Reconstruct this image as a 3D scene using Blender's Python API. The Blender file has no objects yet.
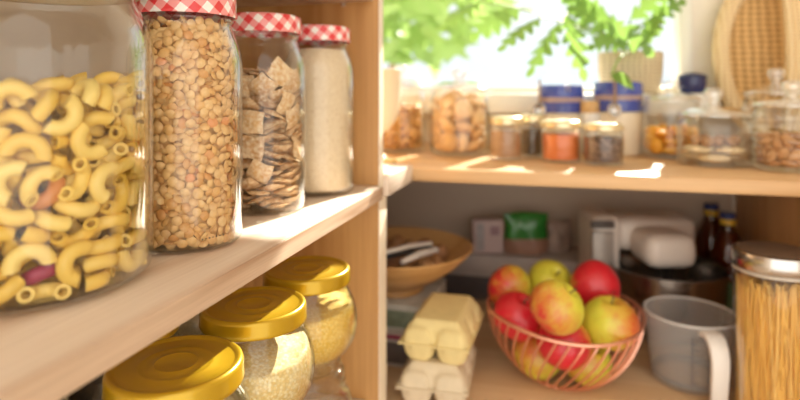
import bpy, bmesh, math, random
from mathutils import Vector, Matrix, Euler, Quaternion, noise
PI = math.pi
def R(d): return d*PI/180
C = bpy.context.scene.collection

class MB:
    """collects shapes into one bmesh; build() links them as one mesh object"""
    def __init__(s):
        s.bm = bmesh.new(); s.uv = s.bm.loops.layers.uv.new('UVMap')
    def lathe(s, prof, seg=32, c=(0,0,0), M=None, a0=0, a1=2*PI, uvr=None, mi=0, wob=None):
        full = abs(a1-a0-2*PI) < 1e-6
        n = seg if full else seg+1
        rings = []; ln = 0; lens = []
        for k,(r,z) in enumerate(prof):
            if k: ln += math.hypot(r-prof[k-1][0], z-prof[k-1][1])
            lens.append(ln)
            if r < 1e-7:
                p = Vector((0,0,z)); p = (M@p if M else p)+Vector(c)
                rings.append([s.bm.verts.new(p)]*n)
            else:
                row = []
                for i in range(n):
                    a = a0+(a1-a0)*i/seg
                    rr = r*(wob(a,z) if wob else 1)
                    p = Vector((rr*math.cos(a), rr*math.sin(a), z)); p = (M@p if M else p)+Vector(c)
                    row.append(s.bm.verts.new(p))
                rings.append(row)
        ur = uvr or max(r for r,_ in prof)
        for k in range(len(prof)-1):
            A,B = rings[k],rings[k+1]
            for i in range(seg):
                j = (i+1)%n
                q = []
                for v,ii,kk in ((A[i],i,k),(A[j],i+1,k),(B[j],i+1,k+1),(B[i],i,k+1)):
                    if v not in [x[0] for x in q]: q.append((v,ii,kk))
                if len(q) < 3: continue
                try: f = s.bm.faces.new([x[0] for x in q])
                except ValueError: continue
                f.material_index = mi
                for l,x in zip(f.loops,q):
                    l[s.uv].uv = ((a0+(a1-a0)*x[1]/seg)*ur, lens[x[2]])
        return s
    def box(s, c, size, bev=0, M=None, seg=2, mi=0, taper=1):
        v = []
        for dx,dy,dz in ((-1,-1,-1),(1,-1,-1),(1,1,-1),(-1,1,-1),(-1,-1,1),(1,-1,1),(1,1,1),(-1,1,1)):
            t = taper if dz > 0 else 1
            p = Vector((dx*size[0]/2*t, dy*size[1]/2*t, dz*size[2]/2))
            v.append(s.bm.verts.new((M@p if M else p)+Vector(c)))
        fs = [s.bm.faces.new([v[i] for i in q]) for q in ((3,2,1,0),(4,5,6,7),(0,1,5,4),(1,2,6,5),(2,3,7,6),(3,0,4,7))]
        for f in fs: f.material_index = mi
        if bev > 0:
            es = list({e for f in fs for e in f.edges})
            r = bmesh.ops.bevel(s.bm, geom=es, offset=bev, segments=seg, profile=.5, affect='EDGES')
            for f in r['faces']: f.material_index = mi
        return s
    def tube(s, pts, rad, seg=8, cap=True, close=False, mi=0):
        pts = [Vector(p) for p in pts]; n = len(pts)
        rs = rad if isinstance(rad,(list,tuple)) else [rad]*n
        rings = []; up = None
        for i,p in enumerate(pts):
            if close: t = pts[(i+1)%n]-pts[i-1]
            else: t = pts[min(i+1,n-1)]-pts[max(i-1,0)]
            t.normalize()
            if up is None:
                up = Vector((0,0,1)) if abs(t.z) < .9 else Vector((1,0,0))
            x = (up-t*up.dot(t)).normalized(); up = x; y = t.cross(x)
            rings.append([s.bm.verts.new(p+(x*math.cos(2*PI*k/seg)+y*math.sin(2*PI*k/seg))*rs[i]) for k in range(seg)])
        m = n if close else n-1
        for i in range(m):
            A,B = rings[i],rings[(i+1)%n]
            for k in range(seg):
                f = s.bm.faces.new((A[k],A[(k+1)%seg],B[(k+1)%seg],B[k])); f.material_index = mi
        if cap and not close:
            s.bm.faces.new(rings[0][::-1]).material_index = mi; s.bm.faces.new(rings[-1]).material_index = mi
        return s
    def ball(s, c, rad, M=None, seg=16, rings=10, mi=0):
        rx,ry,rz = rad if isinstance(rad,(list,tuple)) else (rad,)*3
        T = Matrix.Diagonal((rx,ry,rz)).to_3x3()
        T = (M.to_3x3()@T) if M else T
        s.lathe([(math.sin(PI*k/rings) if 0<k<rings else 0, -math.cos(PI*k/rings)) for k in range(rings+1)], seg, c, T, mi=mi)
        return s
    def poly(s, pts, mi=0):
        f = s.bm.faces.new([s.bm.verts.new(p) for p in pts]); f.material_index = mi
        return s
    def prism(s, outline, z0, z1, M=None, bev=0, mi=0):
        n = len(outline)
        T = lambda p: (M@Vector(p) if M else Vector(p))
        a = [s.bm.verts.new(T((x,y,z0))) for x,y in outline]; b = [s.bm.verts.new(T((x,y,z1))) for x,y in outline]
        fs = [s.bm.faces.new(a[::-1]), s.bm.faces.new(b)]+[s.bm.faces.new((a[i],a[(i+1)%n],b[(i+1)%n],b[i])) for i in range(n)]
        if bev:
            bmesh.ops.bevel(s.bm, geom=list({e for f in fs for e in f.edges}), offset=bev, segments=3, profile=.5, affect='EDGES')
        return s
    def mesh(s, name, mats, smooth=True, ang=40):
        bmesh.ops.recalc_face_normals(s.bm, faces=s.bm.faces)
        me = bpy.data.meshes.new(name); s.bm.to_mesh(me); s.bm.free()
        for m in (mats if isinstance(mats,(list,tuple)) else [mats]):
            if m: me.materials.append(m)
        if smooth:
            me.polygons.foreach_set('use_smooth', [True]*len(me.polygons))
            try: me.set_sharp_from_angle(angle=R(ang))
            except Exception: pass
        me.update()
        return me
    def build(s, name, mats, parent=None, loc=(0,0,0), rot=(0,0,0), smooth=True, ang=40):
        o = bpy.data.objects.new(name, s.mesh(name, mats, smooth, ang)); C.objects.link(o)
        o.location = loc; o.rotation_euler = rot
        if parent: o.parent = parent
        return o

def macaroni_mesh(mat, name='macaroni'):
    m = MB(); bm = m.bm
    RC, ro, ri, A, n, k = .0088, .0047, .0026, R(190), 12, 10
    rows = []
    for i in range(n+1):
        a = -A/2+A*i/n
        c = Vector((RC*math.cos(a)-RC*.35, RC*math.sin(a), .006*(i/n-.5)))
        d = Vector((math.cos(a), math.sin(a), 0)); z = Vector((0,0,1))
        mk = lambda r: [bm.verts.new(c+(d*math.cos(2*PI*j/k)+z*math.sin(2*PI*j/k))*r) for j in range(k)]
        rows.append((mk(ro), mk(ri)))
    for i in range(n):
        for j in range(k):
            jj = (j+1)%k
            bm.faces.new((rows[i][0][j],rows[i][0][jj],rows[i+1][0][jj],rows[i+1][0][j]))
            bm.faces.new((rows[i][1][jj],rows[i][1][j],rows[i+1][1][j],rows[i+1][1][jj]))
    for i in (0,n):
        for j in range(k):
            jj = (j+1)%k
            bm.faces.new((rows[i][0][j],rows[i][1][j],rows[i][1][jj],rows[i][0][jj]))
    return m.mesh(name, mat, ang=60)

def square_mesh(mat, seed, name='cereal_square'):
    rnd = random.Random(seed); m = MB(); bm = m.bm; n = 7; h = .0118
    G = {}
    ph = rnd.random()*6; bend = rnd.uniform(-.0016,.0016)
    for s_ in (1,-1):
        for i in range(n+1):
            for j in range(n+1):
                u,v = i/n*2-1, j/n*2-1
                edge = max(abs(u),abs(v))
                if edge > .999 and s_ == -1: G[s_,i,j] = G[1,i,j]; continue
                t = .0027*(1-edge**4)*(.75+.25*math.sin(5*u+ph)*math.cos(5*v))
                G[s_,i,j] = bm.verts.new((u*h*(1+.05*math.sin(3*v+ph)), v*h*(1+.05*math.sin(3*u-ph)), s_*t+bend*(u*u+v*v)+.0008*math.sin(4*u+ph)*math.sin(4*v)))
    for s_ in (1,-1):
        for i in range(n):
            for j in range(n):
                q = (G[s_,i,j],G[s_,i+1,j],G[s_,i+1,j+1],G[s_,i,j+1])
                bm.faces.new(q if s_ == 1 else q[::-1])
    return m.mesh(name, mat, ang=70)

def blob_mesh(name, mat, rad, seed, amp=.12, freq=1.5, seg=14, rings=9, flat=0):
    m = MB(); m.ball((0,0,0), 1, seg=seg, rings=rings)
    off = Vector((seed*3.7, seed*1.3, seed))
    for v in m.bm.verts:
        d = 1+amp*noise.noise(v.co*freq+off)+amp*.4*noise.noise(v.co*freq*2.7+off)
        v.co = Vector((v.co.x*rad[0]*d, v.co.y*rad[1]*d, v.co.z*rad[2]*d))
        if flat: v.co.z = max(-rad[2]*flat, min(rad[2]*flat, v.co.z))
    return m.mesh(name, mat, ang=70)

def almond_mesh(mat):
    m = MB(); m.ball((0,0,0), 1, seg=12, rings=10)
    for v in m.bm.verts:
        t = (v.co.z+1)/2
        w = math.sin(PI*min(1,max(0,t))**.8)**.8 if 0<t<1 else 0
        a = math.atan2(v.co.y,v.co.x)
        v.co = Vector((.0080*w*math.cos(a), .0050*w*math.sin(a), (t-.5)*.0262))
    return m.mesh('almond', mat, ang=70)
# ------------------------------------------------------------------ materials
def newmat(name):
    m = bpy.data.materials.new(name); m.use_nodes = True
    nt = m.node_tree; nt.nodes.clear()
    out = nt.nodes.new('ShaderNodeOutputMaterial')
    return m, nt, out
def N(nt, typ, **k):
    n = nt.nodes.new(typ)
    for a,b in k.items():
        if a.startswith('i_'):
            key = a[2:]; key = int(key) if key.isdigit() else key.replace('_',' ')
            n.inputs[key].default_value = b
        else: setattr(n,a,b)
    return n
def ramp(nt, stops, src=None):
    n = nt.nodes.new('ShaderNodeValToRGB'); e = n.color_ramp.elements
    while len(e) < len(stops): e.new(.5)
    for x,(p,c) in zip(e,stops): x.position = p; x.color = (*c,1) if len(c) == 3 else c
    if src is not None: nt.links.new(src, n.inputs[0])
    return n
def math_(nt, op, a, b=None, clamp=False):
    n = nt.nodes.new('ShaderNodeMath'); n.operation = op; n.use_clamp = clamp
    for i,v in enumerate((a,b)):
        if v is None: continue
        if isinstance(v,(int,float)): n.inputs[i].default_value = v
        else: nt.links.new(v, n.inputs[i])
    return n.outputs[0]
def mixc(nt, fac, a, b, mode='MIX'):
    n = nt.nodes.new('ShaderNodeMix'); n.data_type = 'RGBA'; n.blend_type = mode
    for sock,v in ((n.inputs[0],fac),(n.inputs[6],a),(n.inputs[7],b)):
        if isinstance(v,(int,float)): sock.default_value = v
        elif isinstance(v,tuple): sock.default_value = (*v,1) if len(v) == 3 else v
        else: nt.links.new(v, sock)
    return n.outputs[2]
def pbsdf(nt, out, col, rough=.5, metal=0, **k):
    b = nt.nodes.new('ShaderNodeBsdfPrincipled')
    if isinstance(col,tuple): b.inputs['Base Color'].default_value = (*col,1)
    else: nt.links.new(col, b.inputs['Base Color'])
    b.inputs['Roughness'].default_value = rough; b.inputs['Metallic'].default_value = metal
    for a,v in k.items(): b.inputs[a.replace('_',' ')].default_value = v
    nt.links.new(b.outputs[0], out.inputs[0]); return b
def bump(nt, b, src, strength=.3, dist=.002):
    n = N(nt,'ShaderNodeBump'); n.inputs['Strength'].default_value = strength; n.inputs['Distance'].default_value = dist
    nt.links.new(src, n.inputs['Height']); nt.links.new(n.outputs[0], b.inputs['Normal'])
def objco(nt, scale=(1,1,1), rot=(0,0,0), kind='Object'):
    t = N(nt,'ShaderNodeTexCoord'); mp = N(nt,'ShaderNodeMapping')
    mp.inputs['Scale'].default_value = scale; mp.inputs['Rotation'].default_value = rot
    nt.links.new(t.outputs[kind], mp.inputs[0]); return mp.outputs[0]
def noise_(nt, vec, scale, detail=3, rough=.5, dist=0):
    n = N(nt,'ShaderNodeTexNoise'); n.inputs['Scale'].default_value = scale; n.inputs['Detail'].default_value = detail
    n.inputs['Roughness'].default_value = rough; n.inputs['Distortion'].default_value = dist
    if vec is not None: nt.links.new(vec, n.inputs['Vector'])
    return n.outputs[0]

def plain(name, col, rough=.5, metal=0, var=.12, scale=40, bmp=0, **k):
    """one colour with a slight procedural variation"""
    m,nt,out = newmat(name)
    v = objco(nt); f = noise_(nt, v, scale, 4)
    c = mixc(nt, f, tuple(max(0,x*(1-var)) for x in col), tuple(min(1,x*(1+var)) for x in col))
    b = pbsdf(nt, out, c, rough, metal, **k)
    if bmp: bump(nt, b, f, bmp, .001)
    return m

def wood(name, light, dark, axis='Y', stave=None, swidth=.05, rough=.5, k=1.0, rings=9):
    m,nt,out = newmat(name); i = 'XYZ'.index(axis)
    s = [14*k]*3; s[i] = 1.1*k
    v = objco(nt, tuple(s))
    t = N(nt,'ShaderNodeTexCoord'); sp = N(nt,'ShaderNodeSeparateXYZ'); nt.links.new(t.outputs['Object'], sp.inputs[0])
    if stave:
        cell = math_(nt,'FLOOR', math_(nt,'DIVIDE', sp.outputs['XYZ'.index(stave)], swidth))
        wn = N(nt,'ShaderNodeTexWhiteNoise'); wn.noise_dimensions = '1D'; nt.links.new(cell, wn.inputs['W'])
        add = N(nt,'ShaderNodeVectorMath'); add.operation = 'MULTIPLY_ADD'
        nt.links.new(wn.outputs['Color'], add.inputs[0]); add.inputs[1].default_value = (7,7,7); nt.links.new(v, add.inputs[2]); v = add.outputs[0]
    big = noise_(nt, v, .55, 2, .5, .3)
    rg = math_(nt,'PINGPONG', math_(nt,'MULTIPLY', big, rings), 1.0)
    s2 = [260*k]*3; s2[i] = 7*k
    fine = noise_(nt, objco(nt, tuple(s2)), 1, 3)
    c = ramp(nt, [(0,light),(.55,tuple(a*.75+b*.25 for a,b in zip(light,dark))),(1,dark)], rg).outputs[0]
    c = mixc(nt, math_(nt,'MULTIPLY', fine, .72), c, tuple(x*.72 for x in dark))
    c = mixc(nt, .15, c, light)
    if stave:
        c = mixc(nt, math_(nt,'MULTIPLY', wn.outputs['Value'], .7), c, tuple(x*.95 for x in dark))
    b = pbsdf(nt, out, c, rough)
    bump(nt, b, fine, .12, .0006)
    return m

def glassmat(name, tint=(1,1,1), base=.035, edge=.75, rough=.02, power=3.2, refl=(1,1,1), edge_tint=None):
    """thin clear glass: see-through straight on, mirror-like at grazing angles"""
    m,nt,out = newmat(name)
    lw = N(nt,'ShaderNodeLayerWeight'); lw.inputs[0].default_value = .5
    f = math_(nt,'ADD', math_(nt,'MULTIPLY', math_(nt,'POWER', lw.outputs['Facing'], power), edge), base, True)
    tr = N(nt,'ShaderNodeBsdfTransparent'); tr.inputs[0].default_value = (*tint,1)
    if edge_tint: nt.links.new(mixc(nt, math_(nt,'POWER', lw.outputs['Facing'], 4.0), tint, edge_tint), tr.inputs[0])
    gl = N(nt,'ShaderNodeBsdfGlossy'); gl.inputs['Color'].default_value = (*refl,1); gl.inputs['Roughness'].default_value = rough
    mx = N(nt,'ShaderNodeMixShader'); nt.links.new(f, mx.inputs[0]); nt.links.new(tr.outputs[0], mx.inputs[1]); nt.links.new(gl.outputs[0], mx.inputs[2])
    nt.links.new(mx.outputs[0], out.inputs[0]); return m

def island(name, stops, rough=.5, var=None, sss=0, bmp=0, bscale=300, kind='Random Per Island', trans=0):
    """colour picked per piece of the mesh (or per object)"""
    m,nt,out = newmat(name)
    if kind == 'object':
        g = N(nt,'ShaderNodeObjectInfo').outputs['Random']
    else: g = N(nt,'ShaderNodeNewGeometry').outputs['Random Per Island']
    c = ramp(nt, stops, g).outputs[0]
    if var:
        f = noise_(nt, objco(nt), var[0], 4)
        c = mixc(nt, math_(nt,'MULTIPLY', math_(nt,'SUBTRACT', f, .35, True), var[2]), c, var[1])
    b = pbsdf(nt, out, c, rough)
    if sss: b.inputs['Subsurface Weight'].default_value = sss; b.inputs['Subsurface Radius'].default_value = (.006,.003,.0015); b.inputs['Subsurface Scale'].default_value = 1
    if bmp: bump(nt, b, noise_(nt, objco(nt), bscale, 4), bmp, .0008)
    return m

def gingham(name, period, red=(.78,.05,.06), mid=(.93,.36,.36), white=(.95,.93,.9)):
    m,nt,out = newmat(name)
    t = N(nt,'ShaderNodeTexCoord'); mp = N(nt,'ShaderNodeMapping'); mp.inputs['Rotation'].default_value = (0,0,R(38))
    nt.links.new(t.outputs['UV'], mp.inputs[0])
    sp = N(nt,'ShaderNodeSeparateXYZ'); nt.links.new(mp.outputs[0], sp.inputs[0])
    s = []
    for i in (0,1):
        fr = math_(nt,'FRACT', math_(nt,'DIVIDE', sp.outputs[i], period)); s.append(math_(nt,'GREATER_THAN', fr, .5))
    f = math_(nt,'MULTIPLY', math_(nt,'ADD', s[0], s[1]), .5)
    r = ramp(nt, [(0,white),(.5,mid),(1,red)], f); r.color_ramp.interpolation = 'LINEAR'
    b = pbsdf(nt, out, r.outputs[0], .35); b.inputs['Coat Weight'].default_value = .3
    return m

def translucent(name, col, back, rough=.4, mix=.5):
    m,nt,out = newmat(name)
    f = noise_(nt, objco(nt), 9, 3)
    c = mixc(nt, f, tuple(x*.75 for x in col), tuple(min(1,x*1.25) for x in col))
    b = N(nt,'ShaderNodeBsdfPrincipled'); nt.links.new(c, b.inputs['Base Color']); b.inputs['Roughness'].default_value = rough
    t = N(nt,'ShaderNodeBsdfTranslucent'); t.inputs[0].default_value = (*back,1)
    mx = N(nt,'ShaderNodeMixShader'); mx.inputs[0].default_value = mix
    nt.links.new(b.outputs[0], mx.inputs[1]); nt.links.new(t.outputs[0], mx.inputs[2]); nt.links.new(mx.outputs[0], out.inputs[0]); return m

def plastic_clear(name, col=(.9,.9,.9), alpha=.35, rough=.3):
    m,nt,out = newmat(name)
    lw = N(nt,'ShaderNodeLayerWeight'); lw.inputs[0].default_value = .4
    f = math_(nt,'ADD', math_(nt,'MULTIPLY', lw.outputs['Facing'], .28), alpha, True)
    tr = N(nt,'ShaderNodeBsdfTransparent'); tr.inputs[0].default_value = (.95,.95,.95,1)
    b = N(nt,'ShaderNodeBsdfPrincipled'); b.inputs['Base Color'].default_value = (*col,1); b.inputs['Roughness'].default_value = rough
    mx = N(nt,'ShaderNodeMixShader'); nt.links.new(f, mx.inputs[0]); nt.links.new(tr.outputs[0], mx.inputs[1]); nt.links.new(b.outputs[0], mx.inputs[2])
    nt.links.new(mx.outputs[0], out.inputs[0]); return m

def weave(name, light, dark, scale, rough=.7):
    """plaited straw"""
    m,nt,out = newmat(name)
    v = objco(nt)
    w1 = N(nt,'ShaderNodeTexWave'); w1.bands_direction = 'Z'; w1.inputs['Scale'].default_value = scale; w1.inputs['Distortion'].default_value = 2; w1.inputs['Detail'].default_value = 2
    w2 = N(nt,'ShaderNodeTexWave'); w2.bands_direction = 'X'; w2.inputs['Scale'].default_value = scale*.7; w2.inputs['Distortion'].default_value = 2
    nt.links.new(v, w1.inputs[0]); nt.links.new(v, w2.inputs[0])
    f = math_(nt,'MULTIPLY', math_(nt,'ADD', w1.outputs['Fac'], w2.outputs['Fac']), .5)
    c = ramp(nt, [(.1,dark),(.6,light)], f).outputs[0]
    b = pbsdf(nt, out, c, rough); bump(nt, b, f, .6, .004)
    return m
def apple_mat(name, blush, amount, base=(.80,.68,.06), green=(.55,.62,.06), red=(.62,.015,.03)):
    m,nt,out = newmat(name)
    t = N(nt,'ShaderNodeTexCoord')
    nm = N(nt,'ShaderNodeVectorMath'); nm.operation = 'NORMALIZE'; nt.links.new(t.outputs['Object'], nm.inputs[0])
    dt = N(nt,'ShaderNodeVectorMath'); dt.operation = 'DOT_PRODUCT'; nt.links.new(nm.outputs[0], dt.inputs[0]); dt.inputs[1].default_value = blush
    f1 = noise_(nt, nm.outputs[0], 2.2, 3)
    mp = N(nt,'ShaderNodeMapping'); mp.inputs['Scale'].default_value = (14,14,1.2); nt.links.new(nm.outputs[0], mp.inputs[0])
    f2 = noise_(nt, mp.outputs[0], 1, 3)
    x = math_(nt,'ADD', math_(nt,'MULTIPLY', dt.outputs['Value'], .62), amount)
    x = math_(nt,'ADD', x, math_(nt,'MULTIPLY', math_(nt,'SUBTRACT', f1, .5), .9))
    x = math_(nt,'ADD', x, math_(nt,'MULTIPLY', math_(nt,'SUBTRACT', f2, .5), .7), True)
    yc = mixc(nt, noise_(nt, nm.outputs[0], 1.4, 2), base, green)
    c = mixc(nt, math_(nt,'MULTIPLY', x, 1.0), yc, red)
    sp = noise_(nt, nm.outputs[0], 38, 1)
    c = mixc(nt, math_(nt,'MULTIPLY', math_(nt,'GREATER_THAN', sp, .72), .5), c, (.85,.72,.4))
    b = pbsdf(nt, out, c, .32); b.inputs['Coat Weight'].default_value = .25; b.inputs['Coat Roughness'].default_value = .2
    return m
SIM={}
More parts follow.
